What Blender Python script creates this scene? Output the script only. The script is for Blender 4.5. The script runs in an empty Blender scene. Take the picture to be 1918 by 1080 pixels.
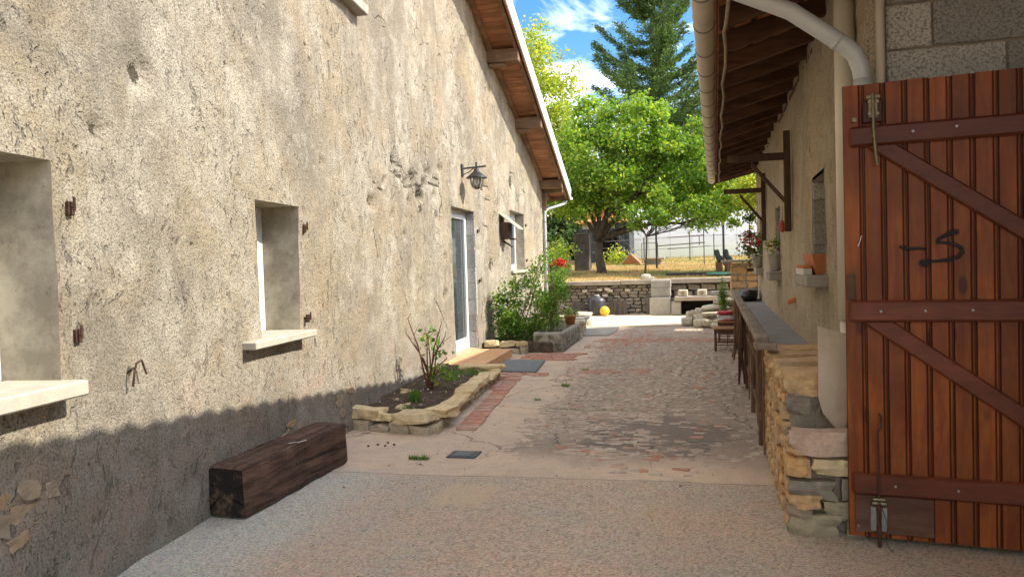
import bpy, math, random
import numpy as np
from mathutils import Vector, Matrix
S = bpy.context.scene
COL = S.collection
rad = math.radians
random.seed(7)
RS = np.random.RandomState(11)

# ------------------------------------------------------------------ camera
CAM_H = 1.5
YAW = 15.2723; PITCH = -1.7707; ROLL = 1.7
def cam_axes():
    p, y, r = rad(PITCH), rad(YAW), rad(ROLL)
    fw = np.array([-math.sin(y)*math.cos(p), math.cos(y)*math.cos(p), math.sin(p)])
    rt = np.array([math.cos(y), math.sin(y), 0.0]); up = np.cross(rt, fw)
    return fw, rt*math.cos(r) - up*math.sin(r), up*math.cos(r) + rt*math.sin(r)
FW, RT, UP = cam_axes()
cd = bpy.data.cameras.new('camera'); cam = bpy.data.objects.new('camera', cd); COL.objects.link(cam)
cd.sensor_width = 36; cd.lens = 36*1400/1918; cd.clip_start = .05; cd.clip_end = 2000
cam.matrix_world = Matrix(((RT[0], UP[0], -FW[0], 0), (RT[1], UP[1], -FW[1], 0), (RT[2], UP[2], -FW[2], CAM_H), (0, 0, 0, 1)))
S.camera = cam

# ------------------------------------------------------------------ light
SUN_D = Vector((-1.0, -.12, -.90)).normalized()
sl = bpy.data.lights.new('sun', 'SUN'); sl.energy = 2.0; sl.angle = rad(.5); sl.color = (1.0, .93, .80)
sun = bpy.data.objects.new('sun', sl); COL.objects.link(sun)
sun.rotation_euler = SUN_D.to_track_quat('-Z', 'Y').to_euler()
W = bpy.data.worlds.new('World'); S.world = W; W.use_nodes = True
wt = W.node_tree; wt.nodes.clear()
def wn(t, **k):
    n = wt.nodes.new(t)
    for a, b in k.items(): setattr(n, a, b)
    return n
wo = wn('ShaderNodeOutputWorld'); bg = wn('ShaderNodeBackground'); bg.inputs[1].default_value = .15
sky = wn('ShaderNodeTexSky', sky_type='NISHITA'); sky.sun_disc = False
sky.sun_elevation = math.asin(-SUN_D.z); sky.sun_rotation = math.atan2(-SUN_D.x, -SUN_D.y)
sky.air_density = 1.0; sky.dust_density = .6; sky.ozone_density = 2.0
tc = wn('ShaderNodeTexCoord')
mp = wn('ShaderNodeMapping'); mp.inputs['Scale'].default_value = (1.0, 1.0, 2.6); mp.inputs['Location'].default_value = (1.3, .7, .4)
nz = wn('ShaderNodeTexNoise'); nz.inputs['Scale'].default_value = 3.4; nz.inputs['Detail'].default_value = 9; nz.inputs['Roughness'].default_value = .58; nz.inputs['Distortion'].default_value = .35
cr = wn('ShaderNodeValToRGB'); cr.color_ramp.elements[0].position = .43; cr.color_ramp.elements[1].position = .86
mx = wn('ShaderNodeMix', data_type='RGBA'); mx.inputs[7].default_value = (15.0, 14.0, 12.8, 1)
hs = wn('ShaderNodeHueSaturation'); hs.inputs['Saturation'].default_value = 1.35; hs.inputs['Value'].default_value = .40
L = wt.links.new
L(tc.outputs['Generated'], mp.inputs[0]); L(mp.outputs[0], nz.inputs['Vector']); L(nz.outputs[0], cr.inputs[0])
L(sky.outputs[0], hs.inputs['Color']); L(hs.outputs[0], mx.inputs[6]); L(cr.outputs[0], mx.inputs[0])
L(mx.outputs[2], bg.inputs[0]); L(bg.outputs[0], wo.inputs[0])
S.view_settings.view_transform = 'Standard'; S.view_settings.look = 'None'
S.view_settings.exposure = 2.18; S.view_settings.gamma = 1; S.view_settings.use_curve_mapping = False
S.cycles.max_bounces = 7; S.cycles.diffuse_bounces = 5; S.cycles.transparent_max_bounces = 12

# ------------------------------------------------------------------ node helper
class NM:
    def __init__(s, name, rough=.85, spec=.25):
        s.m = bpy.data.materials.new(name); s.m.use_nodes = True; s.t = s.m.node_tree; s.t.nodes.clear()
        s.out = s.t.nodes.new('ShaderNodeOutputMaterial'); s.b = s.t.nodes.new('ShaderNodeBsdfPrincipled')
        s.t.links.new(s.b.outputs[0], s.out.inputs[0]); s.b.inputs['Roughness'].default_value = rough
        s.b.inputs['Specular IOR Level'].default_value = spec
        s.geo = s.t.nodes.new('ShaderNodeNewGeometry'); s.pos = s.geo.outputs['Position']
    def n(s, t, **k):
        n = s.t.nodes.new(t)
        for a, b in k.items(): setattr(n, a, b)
        return n
    def put(s, sock, v):
        if v is None: return
        if isinstance(v, (int, float)): sock.default_value = v
        elif isinstance(v, (tuple, list)):
            sock.default_value = tuple(v) + (1,) if (len(v) == 3 and sock.type == 'RGBA') else v
        else: s.t.links.new(v, sock)
    def map(s, v=None, sc=(1, 1, 1), loc=(0, 0, 0), rot=(0, 0, 0)):
        n = s.n('ShaderNodeMapping'); s.put(n.inputs[0], v or s.pos)
        n.inputs['Scale'].default_value = sc; n.inputs['Location'].default_value = loc; n.inputs['Rotation'].default_value = rot
        return n.outputs[0]
    def noise(s, sc, det=4, ro=.55, v=None, dist=0, col=False):
        n = s.n('ShaderNodeTexNoise'); s.put(n.inputs['Vector'], v or s.pos)
        n.inputs['Scale'].default_value = sc; n.inputs['Detail'].default_value = det; n.inputs['Roughness'].default_value = ro
        n.inputs['Distortion'].default_value = dist
        return n.outputs[1 if col else 0]
    def vor(s, sc, feat='F1', v=None, out=0, rnd=1):
        n = s.n('ShaderNodeTexVoronoi', feature=feat); s.put(n.inputs['Vector'], v or s.pos); n.inputs['Scale'].default_value = sc
        n.inputs['Randomness'].default_value = rnd
        return n.outputs[out]
    def ramp(s, f, *st):
        n = s.n('ShaderNodeValToRGB'); s.put(n.inputs[0], f); e = n.color_ramp.elements
        while len(e) < len(st): e.new(.5)
        for i, (p, c) in enumerate(st):
            e[i].position = p; e[i].color = (c, c, c, 1) if isinstance(c, (int, float)) else tuple(c) + (1,)
        return n.outputs[0]
    def mix(s, f, a, b, mode='MIX'):
        n = s.n('ShaderNodeMix', data_type='RGBA', blend_type=mode); s.put(n.inputs[0], f); s.put(n.inputs[6], a); s.put(n.inputs[7], b)
        return n.outputs[2]
    def ma(s, op, a, b=None, c=None, clamp=False):
        n = s.n('ShaderNodeMath', operation=op, use_clamp=clamp); s.put(n.inputs[0], a); s.put(n.inputs[1], b)
        if c is not None: s.put(n.inputs[2], c)
        return n.outputs[0]
    def sep(s, v=None):
        n = s.n('ShaderNodeSeparateXYZ'); s.put(n.inputs[0], v or s.pos); return n.outputs
    def step(s, v, a, b):   # smooth 0..1 between a and b
        n = s.n('ShaderNodeMapRange', interpolation_type='SMOOTHSTEP'); s.put(n.inputs[0], v)
        n.inputs[1].default_value = a; n.inputs[2].default_value = b
        return n.outputs[0]
    def rand(s): return s.n('ShaderNodeObjectInfo').outputs['Random']
    def attr(s, name): return s.n('ShaderNodeAttribute', attribute_name=name).outputs['Fac']
    def bump(s, h, st=.5, d=.01, nrm=None):
        n = s.n('ShaderNodeBump'); n.inputs['Strength'].default_value = st; n.inputs['Distance'].default_value = d
        s.put(n.inputs['Height'], h); s.put(n.inputs['Normal'], nrm)
        return n.outputs[0]
    def fin(s, col, nrm=None, rough=None):
        s.put(s.b.inputs['Base Color'], col); s.put(s.b.inputs['Normal'], nrm); s.put(s.b.inputs['Roughness'], rough)
        return s.m

def simple(name, col, rough=.6, spec=.4, var=.12, sc=8, bump=.15, bs=60, bd=.003, metal=0):
    m = NM(name, rough, spec)
    k = m.noise(sc, 5)
    c = m.mix(m.ramp(k, (.3, 0), (.7, 1)), tuple(x*(1-var) for x in col), tuple(min(1, x*(1+var)) for x in col))
    m.b.inputs['Metallic'].default_value = metal
    return m.fin(c, m.bump(m.noise(bs, 4), bump, bd))

# ---- materials
def stucco(name, cream, grey, white, dirt, low=.75, hi=1.0, left=True):
    m = NM(name, .93, .1)
    x, y, z = m.sep()
    warp = m.n('ShaderNodeVectorMath', operation='ADD'); m.put(warp.inputs[0], m.pos)
    wsc = m.n('ShaderNodeVectorMath', operation='SCALE'); m.put(wsc.inputs[0], m.noise(2.2, 3, col=True)); wsc.inputs['Scale'].default_value = .35
    m.put(warp.inputs[1], wsc.outputs[0]); wv = warp.outputs[0]
    big = m.noise(.75, 5, .6, wv)
    c = m.mix(m.ramp(big, (.42, 0), (.56, 1)), cream, grey)
    strk = m.noise(1.5, 5, .65, m.map(wv, (1, 1, .55)))
    c = m.mix(m.ramp(strk, (.46, 0), (.60, .85)), c, white)
    c = m.mix(m.ramp(m.noise(3.4, 6, .75, wv), (.50, 0), (.60, .55)), c, white)
    c = m.mix(m.ramp(m.noise(2.3, 6, .75, m.map(wv, loc=(5, 5, 9))), (.52, 0), (.64, .6)), c, grey)
    c = m.mix(m.ramp(m.noise(1.1, 4, .6, m.map(wv, loc=(7, 3, 1))), (.52, 0), (.68, .5)), c, tuple(v*f for v, f in zip(cream, (1.04, .90, .68))))
    med = m.noise(7, 6, .7, wv)
    c = m.mix(m.ma('MULTIPLY', m.ramp(med, (.42, 1), (.62, 0)), .42), c, grey)
    # damp and grime climbing from the ground
    zz = m.ma('ADD', z, m.ma('MULTIPLY', m.ma('SUBTRACT', m.noise(1.6, 5, .65, wv), .5), 1.3))
    lo = m.ma('SUBTRACT', 1, m.step(zz, low-.45, low+.35))
    c = m.mix(m.ma('MULTIPLY', lo, .8), c, m.mix(m.ramp(m.noise(2.2, 5, .7, m.map(loc=(9, 2, 2))), (.50, 0), (.62, .7)), m.mix(m.ramp(m.noise(4, 5, .7), (.4, 0), (.6, 1)), dirt, grey), tuple(v*f for v, f in zip(dirt, (1.12, .88, .80)))))
    # fine grain
    g = m.noise(85, 3, .7)
    c = m.mix(m.ma('MULTIPLY', m.ramp(g, (.38, 1), (.52, 0)), .68), c, tuple(v*.42 for v in grey))
    # pits, leaning strokes left by the trowel
    pv = m.map(wv, (1, 1.0, .42), rot=(rad(28), 0, 0))
    pit = m.ramp(m.noise(17, 3, .62, pv), (.60, 0), (.66, 1))
    pit2 = m.ramp(m.noise(42, 2, .6, m.map(pv, (1, 1, .7))), (.62, 0), (.69, 1))
    pm = m.ma('MULTIPLY', m.ma('MAXIMUM', pit, m.ma('MULTIPLY', pit2, .8)), m.ramp(m.noise(1.3, 3), (.36, .15), (.6, 1)))
    c = m.mix(m.ma('MULTIPLY', pm, .55), c, tuple(v*.28 for v in dirt))
    # cracks
    ed = m.vor(1.35 if left else .9, 'DISTANCE_TO_EDGE', m.map(wv, (1, 1, .8)))
    cm = m.ma('MULTIPLY', m.ramp(ed, (.0, 1), (.011, 0)), m.ramp(m.noise(.8, 3, .6, m.map(loc=(3, 9, 2))), (.60, 0), (.68, 1)))
    if left:
        e2 = m.vor(3.1, 'DISTANCE_TO_EDGE', m.map(wv, (1, 1, 1.5)))
        zone = m.ma('MULTIPLY', m.ma('MULTIPLY', m.step(y, 7.2, 8.4), m.step(z, 1.2, 1.9)), m.ramp(m.noise(1.1, 4, .7, m.map(loc=(2, 1, 6))), (.47, 0), (.56, 1)))
        c2 = m.ma('MULTIPLY', m.ma('MULTIPLY', m.ramp(e2, (0, 1), (.022, 0)), zone), m.ramp(m.noise(7, 3), (.42, 0), (.55, 1)))
        cm = m.ma('MAXIMUM', cm, c2)
        jn = m.ma('MULTIPLY', m.ma('SUBTRACT', m.noise(16, 4, .7), .5), .075)
        c3 = m.ma('SUBTRACT', 1, m.step(m.ma('ADD', m.ma('ADD', m.attr('crack'), m.ma('ABSOLUTE', jn)), .0), .012, .030))
        hm = m.step(m.ma('ADD', m.attr('hole'), m.ma('MULTIPLY', m.ma('SUBTRACT', m.noise(24, 4, .7), .5), 1.1)), .50, .62)
        c3 = m.ma('MULTIPLY', c3, m.step(m.attr('crack'), .4, .2)); cm = m.ma('MAXIMUM', cm, m.ma('MAXIMUM', c3, hm))
    c = m.mix(m.ma('MULTIPLY', cm, .85), c, (.06, .045, .03))
    h = m.ma('ADD', m.ma('MULTIPLY', m.noise(22, 6, .75), 1.0), m.ma('MULTIPLY', m.noise(75, 4, .8), .75))
    h = m.ma('SUBTRACT', h, m.ma('MULTIPLY', pm, .9)); h = m.ma('SUBTRACT', h, m.ma('MULTIPLY', cm, .8))
    return m.fin(c, m.bump(h, 1.0, .022))
M = {}
M['stucco'] = stucco('weathered lime render', (.41, .34, .235), (.275, .24, .185), (.54, .49, .395), (.38, .34, .285))
M['stucco_grey'] = stucco('grey brown render', (.66, .54, .36), (.46, .38, .26), (.64, .57, .44), (.32, .26, .19), low=.2, left=False)
def plaster():
    m = NM('smoothed reveal plaster', .9, .15)
    c = m.mix(m.ramp(m.noise(3, 6, .72), (.40, 0), (.58, 1)), (.46, .41, .31), (.29, .255, .19))
    c = m.mix(m.ramp(m.noise(13, 6, .8), (.55, 0), (.68, .6)), c, (.14, .12, .09))
    return m.fin(c, m.bump(m.noise(22, 6, .75), .9, .012))
M['plaster'] = plaster()

def rock(name, stops, grainc=.5, bd=.012, bsc=14, moss=0, r=.9):
    m = NM(name, r, .2); oc = m.n('ShaderNodeTexCoord').outputs['Object']
    rn = m.rand()
    c = m.ramp(m.ma('ADD', m.ma('MULTIPLY', rn, .8), m.ma('MULTIPLY', m.noise(9, 4, .6), .25)), *stops)
    k = m.noise(16, 6, .7)
    c = m.mix(m.ma('MULTIPLY', m.ramp(k, (.38, 1), (.6, 0)), grainc), c, m.mix(.6, c, (.06, .045, .03)))
    c = m.mix(m.ramp(m.noise(6, 4, .6, m.map(loc=(4, 4, 4))), (.58, 0), (.72, .35)), c, (.6, .52, .4))
    if moss: c = m.mix(m.ramp(m.noise(5, 5, .7, m.map(loc=(1, 2, 5))), (.52, 0), (.66, moss)), c, (.12, .14, .06))
    h = m.ma('ADD', m.noise(bsc, 6, .65), m.ma('MULTIPLY', m.noise(90, 3), .25))
    return m.fin(c, m.bump(h, .9, bd))
M['stone_warm'] = rock('warm sandstone', [(.0, (.50, .28, .12)), (.25, (.60, .36, .155)), (.5, (.48, .33, .19)), (.75, (.62, .42, .21)), (1, (.42, .31, .20))])
M['stone_cap'] = rock('golden capping sandstone', [(0, (.60, .47, .26)), (.5, (.68, .53, .30)), (1, (.54, .43, .26))])
M['stone_grey'] = rock('grey walling stone', [(0, (.20, .175, .14)), (.4, (.28, .245, .20)), (.7, (.17, .155, .13)), (.9, (.34, .28, .21)), (1, (.42, .38, .32))], moss=.2)
M['stone_base'] = rock('pale base rubble', [(0, (.44, .36, .24)), (.5, (.50, .42, .29)), (1, (.38, .32, .23))])
M['stone_wall'] = rock('retaining wall stone', [(0, (.30, .27, .22)), (.4, (.40, .35, .28)), (.7, (.26, .235, .20)), (.9, (.46, .38, .29)), (1, (.54, .49, .41))], moss=.15)
M['stone_pale'] = rock('pale limestone', [(0, (.50, .45, .34)), (.5, (.60, .55, .43)), (1, (.42, .36, .26))])
M['stone_mossy'] = rock('mossy base stone', [(0, (.30, .26, .17)), (1, (.34, .30, .20))], moss=.75)
M['stone_purple'] = rock('pinkish capping slab', [(0, (.52, .38, .29)), (1, (.54, .39, .29))])
M['stone_slate'] = rock('dark flat slate', [(0, (.14, .12, .11)), (1, (.16, .14, .12))])
M['stone_orange'] = rock('rusty rubble stone', [(0, (.40, .23, .10)), (.5, (.30, .24, .165)), (1, (.42, .27, .14))])
M['cobble'] = rock('worn paving stone', [(0, (.44, .355, .27)), (.45, (.50, .41, .315)), (.75, (.40, .325, .25)), (.93, (.43, .345, .265)), (.97, (.50, .30, .21)), (1, (.58, .51, .42))], bd=.006, bsc=30)
M['brick'] = rock('worn red brick', [(0, (.44, .20, .13)), (.35, (.52, .28, .19)), (.6, (.40, .19, .13)), (.8, (.52, .36, .27)), (1, (.33, .16, .11))], bd=.006, bsc=30)
def mortar():
    m = NM('rough grey mortar', .95, .1)
    c = m.mix(m.ramp(m.noise(6, 5, .65), (.35, 0), (.65, 1)), (.24, .20, .15), (.36, .30, .23))
    c = m.mix(m.ma('MULTIPLY', m.ramp(m.noise(90, 3, .7), (.35, 1), (.5, 0)), .4), c, (.12, .10, .08))
    return m.fin(c, m.bump(m.noise(30, 6, .7), 1, .02))
M['mortar'] = mortar()
def courtyard():
    m = NM('courtyard cement and concrete', .92, .18)
    x, y, z = m.sep()
    wob = m.ma('MULTIPLY', m.ma('SUBTRACT', m.noise(1.5, 5, .6), .5), 1.0)
    fine = m.noise(75, 4, .8); v = m.n('ShaderNodeHueSaturation'); v.inputs['Saturation'].default_value = .25; m.put(v.inputs['Color'], m.vor(70, 'F1', out=1)); v = v.outputs[0]
    # near slab, exposed aggregate
    near = m.mix(m.ramp(m.noise(1.3, 5, .65), (.38, 0), (.62, 1)), (.49, .365, .265), (.42, .365, .29))
    near = m.mix(m.ma('MULTIPLY', m.step(m.ma('ADD', x, m.ma('MULTIPLY', wob, .5)), -2.05, -2.6), .8), near, (.46, .45, .375))
    near = m.mix(.38, near, v, 'OVERLAY')
    near = m.mix(m.ma('MULTIPLY', m.ramp(fine, (.42, 1), (.53, 0)), .5), near, (.17, .13, .095))
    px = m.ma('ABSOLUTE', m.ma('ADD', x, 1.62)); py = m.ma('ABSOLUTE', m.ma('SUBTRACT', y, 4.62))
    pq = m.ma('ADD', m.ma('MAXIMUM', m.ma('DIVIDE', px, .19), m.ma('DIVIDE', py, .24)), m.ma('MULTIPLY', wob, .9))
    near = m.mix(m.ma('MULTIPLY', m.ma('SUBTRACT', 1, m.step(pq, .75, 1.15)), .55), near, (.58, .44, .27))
    # smooth pinkish cement
    cem = m.mix(m.ramp(m.noise(1.1, 6, .7), (.35, 0), (.62, 1)), (.64, .49, .34), (.50, .40, .30))
    cem = m.mix(m.ma('MULTIPLY', m.ramp(m.noise(6, 6, .8), (.42, 1), (.54, 0)), .5), cem, (.42, .33, .25))
    cem = m.mix(m.ma('MULTIPLY', m.ramp(fine, (.40, 1), (.52, 0)), .30), cem, (.26, .20, .15))
    yj = m.ma('ADD', y, m.ma('ADD', m.ma('MULTIPLY', x, -.06), m.ma('MULTIPLY', wob, .10)))
    c = m.mix(m.step(m.ma('ADD', yj, m.ma('MULTIPLY', m.ma('SUBTRACT', m.noise(9, 5, .7), .5), .7)), 5.02, 5.26), near, cem)
    c = m.mix(m.ma('MULTIPLY', m.ma('MULTIPLY', m.step(yj, 5.125, 5.14), m.ma('SUBTRACT', 1, m.step(yj, 5.14, 5.155))), .5), c, (.16, .12, .09))
    # grime over the cobbled part
    old = m.mix(m.ramp(m.noise(2.5, 6, .7), (.36, 0), (.62, 1)), (.46, .365, .28), (.33, .265, .205))
    old = m.mix(m.ma('MULTIPLY', m.ramp(fine, (.42, 1), (.56, 0)), .6), old, (.11, .085, .065))
    om = m.ma('MULTIPLY', m.step(m.ma('ADD', x, m.ma('ADD', m.ma('MULTIPLY', y, .03), m.ma('ADD', m.ma('MULTIPLY', wob, .5), m.ma('MULTIPLY', m.ma('SUBTRACT', m.noise(11, 5, .7), .5), 1.5)))), -1.48, -1.40), m.step(m.ma('ADD', y, wob), 5.3, 5.9))
    c = m.mix(om, c, old)
    # dark oil stain
    sx = m.ma('DIVIDE', m.ma('ADD', x, .55), .85); sy = m.ma('DIVIDE', m.ma('SUBTRACT', y, 6.55), .75)
    q = m.ma('ADD', m.ma('ADD', m.ma('POWER', m.ma('ABSOLUTE', sx), 2), m.ma('POWER', m.ma('ABSOLUTE', sy), 2)), m.ma('ADD', m.ma('MULTIPLY', wob, 3.0), m.ma('MULTIPLY', m.ma('SUBTRACT', m.noise(9, 5, .7), .5), 2.4)))
    c = m.mix(m.ma('MULTIPLY', m.ma('SUBTRACT', 1, m.step(q, .55, .95)), .7), c, (.15, .13, .11))
    # cracks
    wv = m.n('ShaderNodeVectorMath', operation='ADD'); m.put(wv.inputs[0], m.pos)
    ws = m.n('ShaderNodeVectorMath', operation='SCALE'); m.put(ws.inputs[0], m.noise(3, 4, col=True)); ws.inputs['Scale'].default_value = .3; m.put(wv.inputs[1], ws.outputs[0])
    ed = m.vor(.75, 'DISTANCE_TO_EDGE', wv.outputs[0])
    cm = m.ma('MULTIPLY', m.ramp(ed, (0, 1), (.006, 0)), m.step(y, 5.3, 6.0))
    c = m.mix(m.ma('MULTIPLY', cm, .8), c, (.05, .04, .03))
    h = m.ma('ADD', m.ma('MULTIPLY', m.noise(14, 6, .7), .6), m.ma('MULTIPLY', m.ma('MULTIPLY', fine, .9), m.ma('SUBTRACT', 1.3, m.step(yj, 5.12, 5.17))))
    h = m.ma('SUBTRACT', h, cm)
    return m.fin(c, m.bump(h, .9, .008))
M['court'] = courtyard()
def soil():
    m = NM('dry dark soil', .97, .05)
    c = m.mix(m.ramp(m.noise(14, 6, .7), (.35, 0), (.65, 1)), (.07, .052, .038), (.17, .13, .095))
    return m.fin(c, m.bump(m.noise(30, 6, .75), 1, .04))
M['soil'] = soil()
def terrace():
    m = NM('dry terrace grass and soil', .95, .05)
    c = m.mix(m.ramp(m.noise(.8, 6, .7, m.map(sc=(.4, 1, 1))), (.40, 0), (.58, 1)), (.50, .32, .14), (.17, .17, .06))
    c = m.mix(m.ramp(m.noise(5, 6, .7), (.42, 0), (.62, .7)), c, (.30, .17, .08))
    return m.fin(c, m.bump(m.noise(20, 5, .7), 1, .05))
M['terrace'] = terrace()
def wood(name, a, b, axis=(1, 1, 8), rough=.7, spec=.3, bd=.004, knots=0, crack=0, sc=18, coord='Object', groove=None):
    m = NM(name, rough, spec)
    oc = m.n('ShaderNodeTexCoord').outputs[coord]
    of = m.n('ShaderNodeVectorMath', operation='ADD'); m.put(of.inputs[0], oc)
    cc = m.n('ShaderNodeCombineXYZ'); rn = m.rand(); m.put(cc.inputs[0], m.ma('MULTIPLY', rn, 9)); m.put(cc.inputs[1], m.ma('MULTIPLY', rn, 23)); m.put(cc.inputs[2], m.ma('MULTIPLY', rn, 5)); m.put(of.inputs[1], cc.outputs[0])
    inv = tuple(1/x for x in axis)
    v = m.map(of.outputs[0], inv)
    g = m.noise(sc, 7, .68, v, dist=.6)
    c = m.mix(m.ramp(g, (.34, 0), (.64, 1)), a, b)
    c = m.mix(m.ma('MULTIPLY', m.ramp(m.noise(2.4, 4, .6, of.outputs[0]), (.38, 1), (.6, 0)), .5), c, tuple(x*.55 for x in a))
    c = m.mix(m.ma('MULTIPLY', m.ma('SUBTRACT', rn, .5), .5), c, b) if False else c
    h = g
    if knots:
        kv = m.vor(knots, 'F1', m.map(of.outputs[0], (1, 1, .45)))
        kk = m.ramp(kv, (.09, 1), (.15, 0))
        c = m.mix(m.ma('MULTIPLY', kk, .75), c, (.03, .008, .003))
    if crack:
        ck = m.ramp(m.noise(sc*.5, 4, .6, m.map(v, loc=(3, 1, 2))), (.30, 1), (.36, 0))
        c = m.mix(m.ma('MULTIPLY', ck, .7), c, (.01, .007, .005)); h = m.ma('SUBTRACT', g, ck)
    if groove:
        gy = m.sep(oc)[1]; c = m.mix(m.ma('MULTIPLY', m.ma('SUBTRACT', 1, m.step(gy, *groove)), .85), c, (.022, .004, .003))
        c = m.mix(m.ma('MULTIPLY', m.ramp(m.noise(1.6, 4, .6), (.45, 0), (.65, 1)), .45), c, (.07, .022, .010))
    hv = m.n('ShaderNodeHueSaturation'); m.put(hv.inputs['Color'], c); m.put(hv.inputs['Value'], m.ma('ADD', .82, m.ma('MULTIPLY', rn, .36)))
    return m.fin(hv.outputs[0], m.bump(h, .7, bd))
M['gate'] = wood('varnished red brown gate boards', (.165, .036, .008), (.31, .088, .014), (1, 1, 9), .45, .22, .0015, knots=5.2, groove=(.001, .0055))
M['gate_rail'] = wood('varnished gate rails', (.095, .024, .011), (.15, .040, .018), (9, 1, 1), .45, .25, .0015)
M['gate_patch'] = wood('worn bare gate patch', (.10, .05, .03), (.16, .085, .055), (8, 1, 1), .7, .2, .003)
M['beam'] = wood('old dark oak beam', (.035, .020, .014), (.16, .095, .064), (1, 14, 1), .8, .2, .02, crack=1, sc=22)
M['beam_end_old'] = wood('charred beam end', (.010, .008, .007), (.03, .024, .02), (1, 1, 1), .85, .2, .01, crack=1)
def endgrain():
    m = NM('sooty beam end grain', .9, .15); oc = m.n('ShaderNodeTexCoord').outputs['Object']; x, y, z = m.sep(oc)
    r2 = m.ma('ADD', m.ma('POWER', m.ma('ADD', x, .03), 2), m.ma('POWER', m.ma('SUBTRACT', z, .15), 2)); rr_ = m.ma('SQRT', r2)
    w_ = m.ma('SINE', m.ma('MULTIPLY', m.ma('ADD', rr_, m.ma('MULTIPLY', m.noise(12, 4), .03)), 420))
    c = m.mix(m.ramp(w_, (.2, 0), (.9, .6)), (.018, .014, .012), (.05, .038, .03))
    c = m.mix(m.ramp(m.noise(9, 5, .7), (.56, 0), (.68, .8)), c, (.14, .095, .055))
    at_ = m.n('ShaderNodeMath', operation='ARCTAN2'); m.put(at_.inputs[0], m.ma('ADD', x, .03)); m.put(at_.inputs[1], m.ma('SUBTRACT', z, .15))
    ck = m.ramp(m.noise(3.2, 2, .5, m.n('ShaderNodeCombineXYZ').outputs[0]), (0, 0), (1, 0))
    cb = m.n('ShaderNodeCombineXYZ'); m.put(cb.inputs[0], m.ma('MULTIPLY', at_.outputs[0], 2.2)); ck = m.ramp(m.noise(2.4, 3, .6, cb.outputs[0]), (.36, 1), (.42, 0))
    c = m.mix(ck, c, (.004, .003, .003))
    return m.fin(c, m.bump(m.ma('SUBTRACT', m.noise(30, 5, .7), m.ma('MULTIPLY', ck, 1.2)), 1, .012))
M['beam_end'] = endgrain()
M['soffit'] = wood('brown soffit boards', (.27, .125, .062), (.44, .225, .12), (9, 1, 1), .75, .2, .002)
M['purlin'] = wood('aged purlin timber', (.13, .080, .048), (.24, .155, .095), (9, 1, 1), .8, .2, .003)
M['rafter'] = wood('dark rafter timber', (.07, .034, .02), (.15, .075, .043), (9, 1, 1), .8, .2, .003)
M['bracket'] = wood('brown bracket timber', (.06, .034, .022), (.11, .065, .042), (1, 1, 8), .75, .2, .003)
M['rail'] = wood('grey weathered rail timber', (.22, .175, .13), (.36, .30, .235), (1, 12, 1), .85, .15, .004, crack=1)
M['post'] = wood('brown fence post timber', (.10, .055, .032), (.20, .12, .075), (1, 1, 8), .85, .15, .004)
M['chair'] = wood('brown chair timber', (.085, .040, .020), (.16, .080, .042), (1, 1, 6), .6, .3, .002)
M['seat'] = wood('tan straw seat', (.26, .13, .055), (.38, .21, .10), (8, 1, 1), .8, .2, .003)
M['board'] = wood('pale plywood board', (.50, .40, .29), (.60, .49, .37), (1, 1, 9), .8, .2, .001)
M['greypanel'] = wood('weathered grey boards', (.085, .07, .058), (.17, .145, .12), (1, 1, 8), .85, .15, .003)
M['darkpanel'] = wood('dark blue grey shed boards', (.045, .05, .055), (.09, .10, .105), (1, 1, 8), .85, .15, .003)
M['bark'] = wood('tree bark', (.055, .042, .030), (.13, .105, .08), (1, 1, 3), .95, .1, .03, sc=9, coord='Object')
M['twig'] = simple('rose stems', (.09, .055, .03), .8, .2)
M['white'] = simple('white plastic frame', (.68, .69, .70), .35, .5, .03, bump=.02)
M['pvc'] = simple('white pvc pipe', (.47, .49, .50), .35, .5, .05, 5, bump=.02)
M['pvc_old'] = simple('beige pvc pipe', (.60, .545, .44), .4, .45, .06, 5, bump=.03)
M['gutter'] = simple('sand coloured gutter', (.50, .43, .34), .45, .4, .12, 3, bump=.05)
M['gutter_ring'] = simple('dull gutter bracket', (.20, .17, .14), .5, .4, .1)
M['trim'] = simple('white metal trim', (.74, .76, .80), .3, .5, .04, bump=.02)
M['iron'] = simple('black painted iron', (.018, .018, .02), .45, .5, .2)
M['rust'] = simple('rusty iron', (.06, .032, .022), .85, .2, .35, 30)
M['steel'] = simple('dull galvanised steel', (.26, .24, .235), .45, .5, .2, 20, metal=.6)
M['brass'] = simple('tarnished brass latch', (.20, .165, .10), .5, .5, .35, 40, metal=.5)
M['sill'] = simple('pale concrete sill', (.38, .345, .28), .85, .2, .12, 9, .6, 70, .004)
M['concrete'] = simple('grey concrete', (.30, .28, .24), .9, .2, .22, 4, .7, 40, .008)
M['walk'] = simple('grey walkway concrete', (.25, .245, .235), .9, .2, .14, 3, .5, 50, .005)
M['coping'] = simple('brown grey coping', (.33, .28, .22), .9, .2, .18, 4, .6, 40, .008)
def blockmat():
    m = NM('concrete block', .95, .1)
    c = m.ramp(m.rand(), (.0, (.36, .35, .33)), (.5, (.42, .41, .38)), (1, (.62, .60, .56)))
    g = m.vor(110, 'F1'); c = m.mix(m.ma('MULTIPLY', m.ramp(m.noise(60, 4, .8), (.42, 1), (.52, 0)), .6), c, (.09, .085, .075))
    c = m.mix(m.ramp(m.noise(3, 5), (.5, 0), (.75, .3)), c, (.34, .32, .29))
    return m.fin(c, m.bump(m.ma('ADD', m.noise(60, 5, .75), m.ma('MULTIPLY', g, .5)), 1, .012))
M['block'] = blockmat()
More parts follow.
